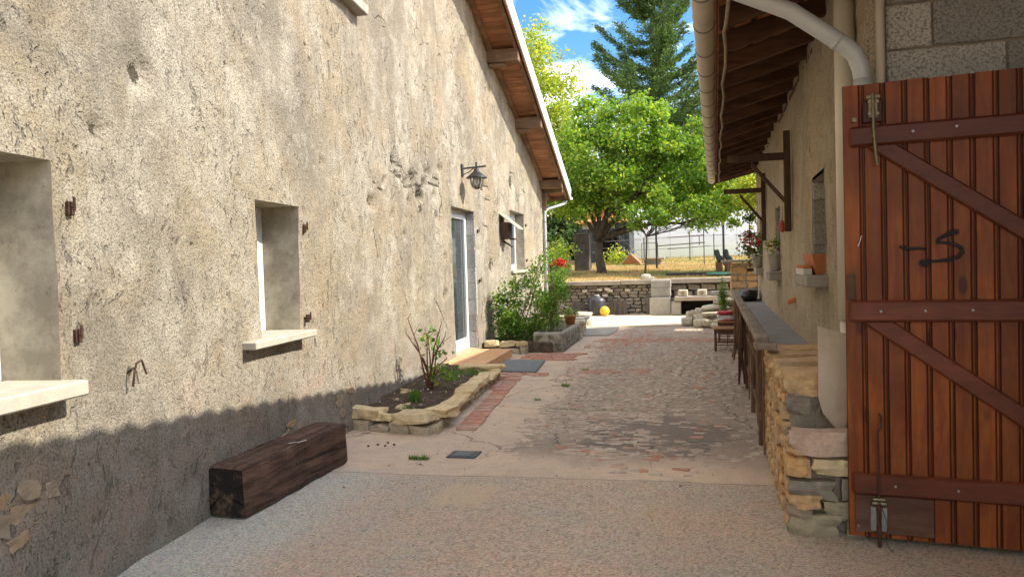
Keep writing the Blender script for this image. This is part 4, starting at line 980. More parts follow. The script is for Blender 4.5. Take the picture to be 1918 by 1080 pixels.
masonry(lw, (.40, 6.10, 0), (0, -1, 0), (-1, 0, 0), 1.48, .70, warm, (.07, .12), (.10, .24), .14, .055, seed=3, gap=.008)
masonry(lw, (.40, 4.62, 0), (0, -1, 0), (-1, 0, 0), .36, .48, warm, (.08, .13), (.14, .24), .14, .05, seed=4, gap=.008)
yy = 4.74
for (dy, hz) in [(.22, .09), (.22, .10), (.26, .08), (.24, .09), (.22, .08), (.26, .07)]:
    inst('stone', random.choice(warm), lw, (.575+random.uniform(-.02, .02), yy+dy/2-.02, .765+random.uniform(-.01, .01)), (random.uniform(-.06, .06), random.uniform(-.03, .03), random.uniform(-.08, .08)), (.48, dy-.035, hz+.07)); yy += dy*1.0

walk = thing('raised_walkway', (.6, 10, 0), 'raised grey concrete walkway behind the timber railing along the farm wall', 'walkway')
ys2 = np.arange(4.66, 17.1, .04); xs2 = [.45, .55, .65, .75, .86]; V = []; F = []
for y in ys2:
    for x in xs2: V.append((x, y, .655+.010*abs(math.sin(y*math.pi/.34))**.5+random.uniform(-.002, .002)+.04*(x-.45)*0))
for i in range(len(ys2)-1):
    for k in range(4): a = i*5+k; F.append((a, a+1, a+6, a+5))
mk('deck', (V, F), M['walk'], walk)
mk('base', box(.47, .84, 6.2, 17.1, -.02, .64, .02), M['mortar'], walk)
greyp = stonepool(M['stone_grey'], 8, 2, .25, .16, 21)
masonry(walk, (.47, 17.0, 0), (0, -1, 0), (-1, 0, 0), 10.8, .62, greyp, (.12, .2), (.25, .5), .1, .03, seed=9)
rl = thing('railing', (.3, 9.5, 0), 'weathered grey timber railing on brown posts beside the walkway', 'railing')
mk('handrail', xf(box(.255, .350, 5.55, 14.0, .90, .955, .012), lambda x, y, z: (x+.006*math.sin(y*1.3), y, z+.005*math.sin(y*2.1))), M['rail'], rl)
mk('end_cap', box(.25, .40, 5.45, 5.60, .86, .905, .008), M['rail'], rl)
for i, y in enumerate([6.25, 7.6, 9.0, 10.4, 11.8, 13.0, 13.9]):
    mk('post', xf(box(.305, .345, y-.025, y+.025, 0, .90, .006), lambda x, yy, z: (x+.03*math.sin(i*2.1)*z, yy, z)), M['post'], rl)
for i, y in enumerate([5.9, 6.1, 6.7, 7.0, 7.3, 8.0, 8.3, 8.8, 9.4, 9.9, 10.8, 11.3, 12.2, 12.7, 13.4]): mk('slat', xf(box(.322, .336, y-.02, y+.02, .02+.1*(i*7 % 3), .90, .003), lambda x, yy, z: (x-.02*math.sin(i*3.3)*(.9-z), yy+.12*math.sin(i*1.9)*(.9-z), z)), M['post'], rl)
for (z0) in (.60, .22): mk('rail', box(.318, .340, 6.15, 13.9, z0, z0+.05, .004), M['post'], rl)

# ================================================================== PAVING
cob_pool = [rawmesh('cobble', *unitstone(300+i, 3, .14, .24), M['cobble']) for i in range(12)]
red_pool = [rawmesh('cobble', *unitstone(320+i, 3, .14, .18), M['brick']) for i in range(6)]
rr = random.Random(5); stones = []
y = 5.25
while y < 16.6:
    dep = rr.uniform(.055, .085); x = -2.25+.035*(9-y if y < 9 else 0)+rr.uniform(-.1, .1)
    xl = -1.28 if y < 6.4 else (-1.75 if y < 9 else -2.0 if y < 13 else -2.2)
    x = xl + rr.uniform(-.15, .2)-max(0, 6-y)*-.3
    xr = .30
    while x < xr:
        l = rr.uniform(.055, .15); p = 1.06
        if x > -.55 and y < 9: p = .62 if y > 6.4 else .45
        if x > .0: p *= .6
        if y < 5.6: p *= .5
        if -1.2 < x < .2 and 5.9 < y < 7.2: p *= .55
        if y > 15: p *= .6
        if rr.random() < p*.88:
            red = rr.random() < .035
            if 14.0 < y < 14.75: red = rr.random() < .8
            if 10.05 < y < 10.45 and x < -.9: red = rr.random() < .75
            if y > 12.4 and x < -1.3 and rr.random() < .4: red = True
            if 5.2 < y < 6.0 and x < -.3 and rr.random() < .22: red = True
            if .0 > x > -.35 and 6.4 < y < 7.1 and rr.random() < .5: red = True
            stones.append((x+l/2, y+dep/2+rr.uniform(-.01, .01), l+.004, dep+.004, red, rr.random()))
        x += l
    y += dep
zs0 = court_z(np.array([[s[0], s[1], 0] for s in stones]))
stones = [s+(z,) for s, z in zip(stones, zs0)]
paving = thing('cobbled_paving', (-1, 9, 0), 'x', 'x'); del paving['label']; del paving['category']; paving['kind'] = 'structure'
stones.sort(key=lambda s: -(s[2]*s[3]/s[1]**3))
def cobm(i, s):
    pool = red_pool if s[4] else cob_pool
    me = pool[int(s[5]*997) % len(pool)]
    rz_ = (s[5]*31 % 1-.5)*.45; hgt = .05
    up_ = .0005+.0085*(s[5]*57 % 1)**1.2
    return me, (s[0], s[1], s[6]-hgt/2+up_), ((s[5]*13 % 1-.5)*.07, (s[5]*7 % 1-.5)*.07, rz_), (s[2], s[3], hgt)
for i, s in enumerate(stones[:300]):
    me, l, r_, sc = cobm(i, s); inst('cobble', me, paving, l, r_, sc)
from mathutils import Euler
def join_rest(name, items, mat, parent):
    V = []; Q = []; b = 0; cache = {}
    for me, l, r_, sc in items:
        if me.name not in cache:
            cache[me.name] = (np.array([v.co[:] for v in me.vertices]), np.array([p.vertices[:] for p in me.polygons]))
        v, q = cache[me.name]; Rm = np.array(Euler(r_).to_matrix())
        V.append((v*np.array(sc)) @ Rm.T+np.array(l)-org(parent)); Q.append(q+b); b += len(v)
    o = link(name, fastmesh(name, np.concatenate(V), np.concatenate(Q), mat), parent, org(parent)); o['kind'] = 'stuff'; return o
rest = stones[300:]
lo_c = [rawmesh('cobble', *unitstone(360+i, 2, .16, .22), M['cobble']) for i in range(8)]; lo_r = [rawmesh('cobble', *unitstone(370+i, 2, .16, .2), M['brick']) for i in range(4)]
def cobl(s):
    me, l, r_, sc = cobm(0, s); p_ = lo_r if s[4] else lo_c; return p_[int(s[5]*997) % len(p_)], l, r_, sc
join_rest('cobbles_beyond', [cobl(s) for s in rest if not s[4]], M['cobble'], paving)
if any(s[4] for s in rest): join_rest('red_cobbles_beyond', [cobl(s) for s in rest if s[4]], M['brick'], paving)
# brick edging beside the bed
edg = thing('brick_edging', (-2.5, 8, 0), 'x', 'x'); del edg['label']; del edg['category']; edg['kind'] = 'structure'
bk = [rawmesh('brick', *unitstone(340+i, 3, .10, .05), M['brick']) for i in range(5)]
P_a = np.array([-2.24, 6.42]); P_b = np.array([-2.62, 9.55]); dv = (P_b-P_a); Ld = np.linalg.norm(dv); dv /= Ld; nv = np.array([dv[1], -dv[0]])
t = 0
while t < Ld:
    wd = rr.uniform(.085, .11); c = P_a+dv*(t+wd/2)+nv*rr.uniform(-.008, .008)
    inst('brick', rr.choice(bk), edg, (c[0], c[1], -.014+rr.uniform(-.002, .004)), (0, 0, math.atan2(dv[1], dv[0])-math.pi/2+rr.uniform(-.03, .03)), (rr.uniform(.19, .22), wd-.010, .06)); t += wd
for (bx0, bx1, by0, by1) in [(-3.0, -2.35, 9.72, 9.95), (-3.1, -2.25, 11.35, 12.15), (-2.95, -2.72, 8.5, 9.7)]:
    yb = by0
    while yb < by1:
        xb = bx0+rr.uniform(0, .08)
        while xb < bx1:
            l = rr.uniform(.14, .22)
            if rr.random() < .8: inst('brick', rr.choice(bk), edg, (xb+l/2, yb+.05, -.016+rr.uniform(-.003, .004)), (0, 0, rr.uniform(-.06, .06)), (l-.012, .088, .06))
            xb += l
        yb += .1
# raised far slab and lighter slabs
def slab(name, pts, z0, z1, mat):
    V = [(x, y, z0) for x, y in pts]+[(x, y, z1) for x, y in pts]; n_ = len(pts)
    F = [tuple(range(n_))[::-1], tuple(range(n_, 2*n_))]+[(i, (i+1) % n_, n_+(i+1) % n_, n_+i) for i in range(n_)]
    o = mk(name, (V, F), mat); o['kind'] = 'structure'; return o
slab('cement_slab', [(-3.0, 15.3), (-2.15, 15.2), (-2.1, 16.2), (-2.2, 17.6), (-3.3, 17.8)], -.02, .022, M['concrete'])
M['pale_slab'] = simple('pale swept concrete', (.55, .47, .34), .9, .15, .14, 2, .5, 40, .006)
slab('far_slab', [(-3.9, 16.9), (-2.2, 17.3), (.2, 17.6), (.5, 21.3), (-4.4, 21.3)], -.02, .026, M['pale_slab'])

# drain cover
dr_ = thing('drain_cover', (-1.97, 5.6, .005), 'small square dark metal drain grate set in the pinkish cement', 'drain')
z_ = .012
DV = xf(box(-.115, .115, -.10, .10, -.01, z_, .002), lambda x, y, z: (-1.965+x+.0*y, 5.60+y+.05*x, z)); mk('frame', DV, M['drain'], dr_)
for k in range(5): mk('bar', xf(box(-.07, .07, -.008, .008, z_+.0005, z_+.006, .001), lambda x, y, z: (-1.965+x, 5.60+y+(k-2)*.028+.05*x, z)), M['drain_lit'], dr_)

# stone step in orange tiles
def sbox(s0, s1, o0, o1, z0, z1, c=.004):
    V, F = box(s0, s1, o0, o1, z0, z1, c); return [tuple(K2+U2*(v[0]-SK)+N2*v[1]+np.array([0, 0, v[2]])) for v in V], F
step = thing('door_step', PL(10.9, .35, 0), 'low doorstep clad in orange tiles below the white door', 'step')
mk('core', sbox(9.94, 11.80, -.12, .63, -.02, .118, .004), M['mortar'], step)
for (a, b) in [(9.92, 10.53), (10.536, 11.15), (11.156, 11.82)]:
    for (c, d) in [(-.05, .30), (.306, .655)]: mk('tile', sbox(a+.002, b-.002, c+.002, d-.002, .119, .136, .003), M['tile'], step)
for k in range(6): a = 9.92+k*.316; mk('tile', sbox(a+.002, a+.312, .632, .648, .0, .118, .003), M['tile'], step)
for k in range(3): a = .02+k*.206; mk('tile', sbox(9.922, 9.938, a+.002, a+.203, .0, .118, .003), M['tile'], step)
# rubber mat
mat_ = thing('door_mat', (-2.8, 10.6, 0), 'grey green rubber mat with studded holes in front of the tiled step', 'mat')
q4 = [np.array(p) for p in ((-3.07, 10.04), (-2.42, 9.98), (-2.56, 11.2), (-3.2, 11.24))]
V = [(*p, .006) for p in q4]+[(*p, .026) for p in q4]
mk('base', (V, [(3, 2, 1, 0), (4, 5, 6, 7), (0, 1, 5, 4), (1, 2, 6, 5), (2, 3, 7, 6), (3, 0, 4, 7)]), M['rubber'], mat_)
Vs = []; Fs = []
for i in range(15):
    for j in range(24):
        u_, v_ = (i+.5+(.5 if j % 2 else 0)*.8)/15.6, (j+.5)/24; p = (q4[0]*(1-u_)+q4[1]*u_)*(1-v_)+(q4[3]*(1-u_)+q4[2]*u_)*v_
        v, f = box(p[0]-.012, p[0]+.012, p[1]-.014, p[1]+.014, .0262, .034, .004); b_ = len(Vs); Vs += v; Fs += [tuple(k+b_ for k in q) for q in f]
st_ = mk('studs', (Vs, Fs), simple('worn mat studs', (.27, .29, .28), .7, .2), mat_); st_['kind'] = 'stuff'

# ================================================================== OAK BEAM
bmn = 64
V = []; F = []; ring = []
hx_, hz_ = .134, .158
secs = []
for k in range(13): pass
pr = [(-.9, -1), (-.4, -1), (.4, -1), (.9, -1), (1, -.92), (1.01, -.4), (.985, .3), (.99, .86), (.95, .95), (.87, 1), (.4, .98), (-.4, 1.01), (-.87, 1), (-.95, .95), (-1, .86), (-1, .3), (-1, -.4), (-1, -.92)]
for i in range(bmn):
    t_ = i/(bmn-1); y = 3.92+t_*1.33+(random.uniform(-.008, .008) if i in (0, bmn-1) else 0)
    for k, (a, b) in enumerate(pr):
        cc = 1.0
        w_ = 1.0+ .012*math.sin(i*.21+k*.7)+.008*math.sin(i*.9+k*1.9)+random.uniform(-.008, .008)*(1.6 if abs(a)*abs(b) > .8 else .5)
        if i in (0, bmn-1): w_ *= .93
        if i in (1, bmn-2): w_ *= .975
        V.append((-2.925+a*hx_*cc*w_ -.006*t_+.004*math.sin(k*7+i*.4), y, .160+b*hz_*cc*w_+(.0 if b < 0 else random.uniform(-.003, .003))))
n_ = len(pr)
for i in range(bmn-1):
    for k in range(n_): F.append((i*n_+k, i*n_+(k+1) % n_, (i+1)*n_+(k+1) % n_, (i+1)*n_+k))
beam = thing('oak_beam', (-2.925, 4.58, 0), 'thick old dark oak beam lying on the ground against the left wall', 'beam')
bo = mk('timber', (V, F), M['beam'], beam); 
for e, i in ((0, 0), (1, bmn-1)):
    C_ = np.mean([V[i*n_+k] for k in range(n_)], 0)+np.array([0, (.012 if e == 0 else -.008), 0]); Ve = [V[i*n_+k] for k in range(n_)]; Vm = [tuple((np.array(v)*.55+C_*.45)+np.array([0, random.uniform(-.006, .006), 0])) for v in Ve]
    VV = Ve+Vm+[tuple(C_)]; FF = [(k, (k+1) % n_, n_+(k+1) % n_, n_+k) for k in range(n_)]+[(n_+k, n_+(k+1) % n_, 2*n_) for k in range(n_)]
    mk('end_grain', (VV, FF), M['beam_end'], beam)
mk('scratch', tube([(-2.86, 4.52, .322), (-2.83, 4.56, .323), (-2.815, 4.55, .322), (-2.80, 4.60, .321), (-2.795, 4.64, .32)], .0025, 4), M['potwhite'], beam)
mk('nail', tube([(-2.795, 4.5, .19), (-2.787, 4.5, .19)], .008, 6), M['iron'], beam)

# ================================================================== FLOWER BEDS
bed = thing('stone_edged_bed', (-3.0, 7.5, 0), 'narrow soil bed edged with golden sandstone between wall and brick strip', 'flower bed')
capp = stonepool(M['stone_cap'], 9, 5, .15, .30, 31); basep = stonepool(M['stone_base'], 6, 4, .14, .22, 41)
NL = np.array([-3.36, 6.40]); NC = np.array([-2.45, 6.16]); FC = np.array([-2.80, 9.45]); FL = np.array([-3.55, 9.6])
def zsoil(x, y): return .115
sx_ = np.linspace(0, 1, 26); V = []; F = []
for b_ in np.linspace(0, 1, 46):
    for a_ in sx_:
        p = (np.array([-3.42, 6.42])*(1-a_)+np.array([-2.60, 6.32])*a_)*(1-b_)+(np.array([-3.80, 9.8])*(1-a_)+np.array([-2.92, 9.6])*a_)*b_
        V.append((p[0], p[1], 0))
Vn = np.array(V); Vn[:, 2] = .12+.05*vn(Vn, 3, 5, 3)+.03*vn(Vn, 14, 6, 2)+.05*np.clip((-3.0-Vn[:, 0]), 0, 1)
for j in range(45):
    for i in range(25): a_ = j*26+i; F.append((a_, a_+1, a_+27, a_+26))
so = mk('soil', (Vn, F), M['soil'], bed, True)
def row(A, B, pool, par, z0, hs, ls, dep, nm='stone', gap=.01, z_var=.01, rs=0):
    r_ = random.Random(rs); A = np.array(A, float); B = np.array(B, float); d = B-A; Lr = np.linalg.norm(d); d /= Lr; t = 0
    while t < Lr-.04:
        l = min(r_.uniform(*ls), Lr-t+.03); h = r_.uniform(*hs); c = A+d*(t+l/2)
        inst(nm, r_.choice(pool), par, (c[0], c[1], z0+h/2+r_.uniform(-z_var, z_var)), (r_.uniform(-.06, .06), r_.uniform(-.08, .08), math.atan2(d[1], d[0])+r_.uniform(-.10, .10)), (l-gap, dep*r_.uniform(.85, 1.15), h)); t += l
row((-3.34, 6.42), (-2.50, 6.22), basep, bed, -.03, (.10, .14), (.20, .36), .14, rs=1)
row((-2.50, 6.22), (-2.86, 9.5), basep, bed, -.03, (.10, .13), (.18, .34), .14, rs=2)
inst('stone', capp[0], bed, (-3.19, 6.40, .15), (0, .06, -.1), (.34, .20, .11)); inst('stone', capp[1], bed, (-2.96, 6.33, .13), (0, 0, .1), (.10, .10, .07))
inst('stone', capp[2], bed, (-2.68, 6.30, .148), (0, -.07, -.15), (.40, .27, .10)); inst('stone', capp[5], bed, (-2.50, 6.58, .15), (0, 0, 1.4), (.34, .26, .09))
row((-2.55, 6.75), (-2.84, 9.35), capp, bed, .085, (.06, .095), (.22, .46), .24, rs=4, gap=-.01, z_var=.016)
inst('stone', capp[4], bed, (-2.90, 9.42, .165), (0, 0, .1), (.42, .30, .07)); inst('stone', capp[6], bed, (-3.2, 9.5, .15), (0, 0, -.1), (.34, .22, .07))
for (x, y, s_) in [(-3.32, 7.6, .09), (-3.22, 7.1, .05), (-3.0, 6.7, .06), (-2.98, 6.85, .045), (-3.2, 8.0, .04), (-3.45, 8.6, .05)]:
    inst('stone', random.choice(capp), bed, (x, y, .15), (.1, .2, x*9), (s_*1.6, s_, s_*.6))
grit = stonepool(M['stone_pale'], 4, 1, .1, .1, 61)
join_rest('pebbles', [(grit[i % 4], (-3.45+RS.uniform(0, .75)-.1*(yy_ := RS.uniform(6.5, 9.3)-6.5)*1.0, yy_+6.5, .145+RS.uniform(0, .01)), (1, 2, i), (RS.uniform(.006, .022),)*3) for i in range(50)], M['stone_pale'], bed)

bed2 = thing('rose_bed', (-3.5, 13.5, 0), 'small raised bed of pale stones under the climbing rose past the door', 'flower bed')
row((-3.88, 12.30), (-3.14, 12.26), basep, bed2, -.02, (.12, .14), (.3, .42), .16, rs=7); row((-3.9, 12.34), (-3.14, 12.30), capp, bed2, .11, (.10, .12), (.26, .36), .18, rs=8)
mk('soil', box(-3.95, -2.7, 12.4, 14.6, -.02, .18, .03), M['soil'], bed2); None
bed3 = thing('far_stone_border', (-3.1, 16.5, 0), 'sunlit pale stone border beyond the trough, near the yellow ball', 'flower bed')
palep = stonepool(M['stone_pale'], 8, 3, .28, .20, 51, True)
masonry(bed3, (-2.60, 14.5, 0), (-.115, .993, 0), (.993, .115, 0), 3.0, .28, basep, (.10, .14), (.2, .34), .16, .02, seed=12)
row((-2.72, 14.6), (-3.02, 17.6), palep, bed3, .26, (.07, .10), (.3, .5), .34, rs=13); row((-3.35, 17.5), (-2.9, 17.6), palep, bed3, .0, (.2, .3), (.2, .3), .2, rs=14)
mk('soil', box(-4.0, -3.05, 14.7, 17.6, -.02, .24, .03), M['soil'], bed3)

# trough
tr_ = thing('stone_trough', (-2.8, 13.4, 0), 'old rectangular grey stone trough planted at its near end', 'trough')
def trf(x, y, z): return (-2.81+x-.035*y+.015*math.sin(z*9+y*3)*1, 13.42+y, z)
def tb(x0, x1, y0, y1, z0, z1, c=.03): return xf(box(x0, x1, y0, y1, z0, z1, c), trf)
V = []; F = []
def ringp(hx, hy, z, rr_=.06, n=4):
    o = []
    for (cx_, cy_, a0) in ((hx-rr_, hy-rr_, 0), (-hx+rr_, hy-rr_, 90), (-hx+rr_, -hy+rr_, 180), (hx-rr_, -hy+rr_, 270)):
        for k in range(n+1): a = rad(a0+90*k/n); o.append((cx_+rr_*math.cos(a), cy_+rr_*math.sin(a), z))
    return o
rings = [ringp(.245, .96, -.01), ringp(.265, .985, .06), ringp(.27, .99, .2), ringp(.272, .992, .31), ringp(.262, .982, .335), ringp(.20, .92, .338, .04), ringp(.185, .905, .32, .04), ringp(.175, .89, .12, .04)]
nr_ = len(rings[0])
for r_ in rings: V += [trf(x+random.uniform(-.006, .006), y+random.uniform(-.006, .006), z+random.uniform(-.004, .004)) for x, y, z in r_]
for i in range(len(rings)-1):
    for k in range(nr_): F.append((i*nr_+k, i*nr_+(k+1) % nr_, (i+1)*nr_+(k+1) % nr_, (i+1)*nr_+k))
F.append(tuple(range((len(rings)-1)*nr_, len(rings)*nr_))); F.append(tuple(range(nr_))[::-1])
mk('basin', (V, F), M['trough'], tr_, True)
mk('soil', xf(box(-.17, .17, -.88, .2, .16, .27, .02), trf), M['soil'], tr_)

# ================================================================== PLANTS
def bush(name, loc, label, cat_, blobs, leafsize, mat, nleaf, seed, stems=8, group=None, w=.7, droop=.3, stemmat=None, sr=.008):
    b = thing(name, loc, label, cat_, group); r_ = np.random.RandomState(seed); C = []
    tot = sum(bb[3]*bb[4]*bb[5] for bb in blobs)
    for bb in blobs:
        k = max(8, int(nleaf*bb[3]*bb[4]*bb[5]/tot)); nc = max(3, k//14); d = r_.normal(size=(nc, 3)); d /= np.linalg.norm(d, axis=1, keepdims=True)
        cc = np.array(bb[:3])+d*np.array(bb[3:6])*r_.uniform(.35, 1, (nc, 1))
        C.append(np.repeat(cc, 14, 0)+r_.normal(size=(nc*14, 3))*leafsize*1.15)
    C = np.concatenate(C)
    lf = link('leaves', leafmesh('leaves', C-org(b), leafsize, mat, seed, droop, .12, w), b, org(b)); lf['kind'] = 'stuff'
    T = []
    for k in range(stems):
        bb = blobs[k % len(blobs)]; e = np.array(bb[:3])+r_.uniform(-.6, .6, 3)*np.array(bb[3:6]); s0 = np.array(loc, float)+np.array([r_.uniform(-.1, .1), r_.uniform(-.1, .1), 0]); m_ = (s0+e)/2+r_.uniform(-.08, .08, 3)
        T.append(tube([s0, m_, e, e+(e-m_)*.5+r_.uniform(-.05, .05, 3)], [sr, sr*.8, sr*.5, sr*.25], 5))
    mk('stems', cat(*T), stemmat or M['twig'], b)
    return b
# climbing rose made of arching sprays against the wall
bush('climbing_rose', (-3.45, 12.95, .15), 'loose climbing rose with arching sprays against the sunlit wall past the door', 'rose bush',
     [(-3.75, 12.95, .88, .22, .22, .22), (-3.70, 13.0, .55, .25, .25, .22), (-3.55, 13.0, 1.12, .22, .2, .10), (-3.25, 13.0, 1.2, .22, .2, .12), (-3.05, 13.0, 1.40, .14, .15, .16), (-2.92, 13.05, 1.62, .14, .12, .10), (-3.1, 13.1, .95, .14, .2, .2), (-3.4, 13.1, .80, .18, .25, .12)], .060, M['leaf_shrub'], 2300, 3, 14, droop=.2)
bush('low_shrub', (-3.45, 12.85, .15), 'dense dark green shrub filling the small stone bed beneath the climbing rose', 'shrub',
     [(-3.62, 12.85, .36, .26, .28, .22), (-3.30, 12.85, .33, .24, .28, .20), (-3.1, 12.8, .5, .18, .2, .24), (-3.5, 12.8, .58, .22, .2, .16)], .045, M['leaf_shrub'], 3800, 4, 10)
bush('potted_shrub', (-2.85, 12.75, .30), 'bushy green plant growing in the near end of the stone trough', 'shrub',
     [(-2.83, 12.75, .55, .24, .24, .24), (-2.82, 12.8, .85, .22, .22, .22), (-2.70, 12.85, 1.15, .16, .2, .22), (-2.58, 12.9, 1.02, .15, .18, .2), (-2.62, 12.85, 1.32, .10, .1, .12), (-2.95, 12.8, .75, .18, .2, .2)], .040, M['leaf_shrub'], 3600, 5, 10, droop=.1)
g1 = thing('tall_geranium', (-2.80, 13.3, .3), 'tall thin plant with one bright red bloom rising behind the trough shrub', 'flower')
mk('stem', tube([(-2.80, 13.3, .3), (-2.80, 13.3, .9), (-2.79, 13.3, 1.45), (-2.74, 13.3, 1.56)], .012, 6), M['twig'], g1)
mk('stake', tube([(-2.90, 13.3, .3), (-2.89, 13.3, 1.62)], .014, 6), M['post'], g1)
link('bloom', leafmesh('bloom', np.array([-2.72, 13.3, 1.52])+RS.normal(size=(120, 3))*np.array([.055, .05, .035])-org(g1), .05, M['flower'], 2, -.2, .1, .9), g1, org(g1))
link('leaves', leafmesh('leaves', np.array([-2.82, 13.3, 1.4])+RS.normal(size=(260, 3))*np.array([.10, .09, .22])-org(g1), .05, M['leaf_shrub'], 2, .2, .1, .8), g1, org(g1))
# half bare little rose in the near bed
rs_ = thing('young_rose', (-3.18, 7.95, .12), 'half bare young rose with reddish stems in the stone edged bed before the door', 'rose bush')
r_ = np.random.RandomState(8); T = []; C = []
for k in range(11):
    a = r_.uniform(0, 6.28); tipx = -3.30+r_.uniform(-.22, .38); tipz = r_.uniform(.42, .95) if k < 8 else r_.uniform(.3, .5)
    if k > 7: tipx += .22
    p0 = np.array([-3.18+r_.uniform(-.04, .04), 7.95+r_.uniform(-.04, .04), .12]); p2 = np.array([tipx, 7.95+r_.uniform(-.2, .2), tipz]); p1 = p0*.45+p2*.55+np.array([(p2[0]-p0[0])*-.1, 0, .05])
    T.append(tube([p0, p1, p2, p2+np.array([r_.uniform(-.04, .04), 0, .06])], [.011, .008, .005, .003], 5))
    for j in range(2):
        q = p1+(p2-p1)*r_.uniform(.1, .9); T.append(tube([q, q+np.array([r_.uniform(-.1, .1), r_.uniform(-.08, .08), r_.uniform(.03, .12)])], [.004, .002], 4))
mk('stems', cat(*T), simple('reddish rose stems', (.13, .06, .035), .8, .2), rs_)
for (x, y, z, n__, sp_) in [(-3.13, 7.95, .66, 34, .07), (-3.08, 7.95, .55, 26, .06), (-3.02, 7.9, .33, 46, .09), (-2.90, 7.85, .36, 26, .06), (-3.2, 7.95, .75, 12, .05), (-3.0, 8.0, .22, 16, .06)]:
    C.append(np.array([x, y, z])+r_.normal(size=(n__, 3))*sp_*np.array([1, .8, .7]))
link('leaves', leafmesh('leaves', np.concatenate(C)-org(rs_), .062, M['leaf_shrub'], 9, .1, .12, .75), rs_, org(rs_))
def tuft(name, c, rads, n, hgt, mat, label, cat_='weed', group=None, spread=.5):
    r_ = np.random.RandomState(int(abs(c[0]*977+c[1]*131)) % 9999); th = r_.uniform(0, 6.28, n); q = np.sqrt(r_.uniform(0, 1, n))
    b = np.stack([c[0]+rads[0]*q*np.cos(th), c[1]+rads[1]*q*np.sin(th), np.full(n, c[2])], 1); h = hgt*r_.uniform(.5, 1.1, n)
    d = np.stack([r_.normal(size=n)*spread, r_.normal(size=n)*spread, np.ones(n)], 1); d /= np.linalg.norm(d, axis=1, keepdims=True)
    s_ = np.stack([np.cos(th*3), np.sin(th*3), np.zeros(n)], 1)*.0035
    V = np.stack([b-s_, b+s_, b+d*h[:, None]*.6+s_*.7, b+d*h[:, None]], 1).reshape(-1, 3)
    o = link(name, fastmesh(name, V-np.array(c), np.arange(4*n).reshape(-1, 4), mat, r_.uniform(0, 1, n)), None, c)
    if label: tag(o, label, cat_, group)
    return o
tuft('grass_tuft', (-3.02, 7.12, .12), (.05, .05), 260, .15, M['grass'], 'upright bright green grass tuft in the soil of the near bed', 'plant', spread=.28)
tuft('weed', (-2.28, 5.42, .004), (.085, .03), 170, .05, M['grass'], 'flat green weed sprouting in the pinkish cement left of the drain', spread=1.1)
tuft('weed', (-1.80, 8.95, .004), (.05, .06), 120, .05, M['grass'], 'green weed at the edge of the cobbles, level with the end of the near bed', spread=1.1)
tuft('weed', (-1.93, 8.0, .004), (.05, .015), 50, .03, M['grass'], 'faint weed in the crack on the left edge of the cobbles', spread=1.1)
tuft('weed', (-1.80, 10.35, .004), (.06, .04), 60, .04, M['grass'], 'small weed beside the orange strip of paving', spread=1.1)
tuft('weed', (-2.95, 6.72, .12), (.09, .1), 90, .07, M['grass'], 'sparse green sprouts behind the front corner stones of the near bed', spread=.8)
tuft('weed', (-3.05, 9.1, .14), (.22, .3), 420, .06, M['grass'], 'low green growth among the stones at the far end of the near bed', spread=1)
tuft('crack_moss', (-1.25, 7.53, .002), (.5, .012), 260, .014, M['grass'], 'thin line of moss in the long crack across the cobbles', 'moss', spread=1.2)
dbs = stonepool(M['soil'], 3, 2, .2, .2, 71)
for i, (x, y) in enumerate([(-2.86, 5.72), (-2.80, 5.78), (-2.72, 5.75), (-2.74, 5.85), (-2.66, 5.80)]):
    o = bpy.data.objects.new('dropping', dbs[i % 3]); COL.objects.link(o); o.location = (x, y, .014); o.scale = (.018, .014, .014); ORG[o.name] = np.array([x, y, 0])
    tag(o, ['leftmost', 'second from left', 'nearest', 'farthest', 'rightmost'][i]+' of five tiny dark crumbs on the cement near the bed corner', 'crumb', 'dark crumbs on the cement')
nd = 520; dx = RS.uniform(-3.2, .3, nd); dy = 2.0+RS.uniform(0, 1, nd)**1.2*12; keep_ = (dx > -2.45-.06*dy+.1)
Pd = np.stack([dx, dy, np.zeros(nd)], 1)[keep_]; Pd[:, 2] = court_z(Pd)+.006; nd = len(Pd); th = RS.uniform(0, 6.28, nd); sz = RS.uniform(.004, .014, nd)*np.where(Pd[:, 1] < 5, .8, 1.3)
ax_ = np.stack([np.cos(th), np.sin(th), RS.uniform(-.3, .3, nd)], 1)*sz[:, None]; bx2 = np.stack([-np.sin(th), np.cos(th), RS.uniform(-.5, .5, nd)], 1)*sz[:, None]*.5
Vd = np.stack([Pd-ax_, Pd-bx2, Pd+ax_, Pd+bx2+np.array([0, 0, .002])], 1).reshape(-1, 3)
od = link('leaf_litter', fastmesh('leaf_litter', Vd, np.arange(4*nd).reshape(-1, 4), M['litter'], RS.uniform(0, 1, nd)), None, (0, 0, 0)); od['kind'] = 'stuff'
gr2 = stonepool(M['stone_base'], 4, 1, .2, .15, 63); its = []
for k in range(420):
    x_ = RS.uniform(-3.0, .4); y_ = 1.8+RS.uniform(0, 1)**1.3*9
    if x_ < -2.5-.06*y_+.1: continue
    q_ = RS.uniform(.002, .008); its.append((gr2[k % 4], (x_, y_, float(court_z(np.array([[x_, y_, 0]]))[0])+q_*.4), (1, k, 2), (q_*1.3, q_, q_)))
join_rest('grit', its, M['stone_base'], None)
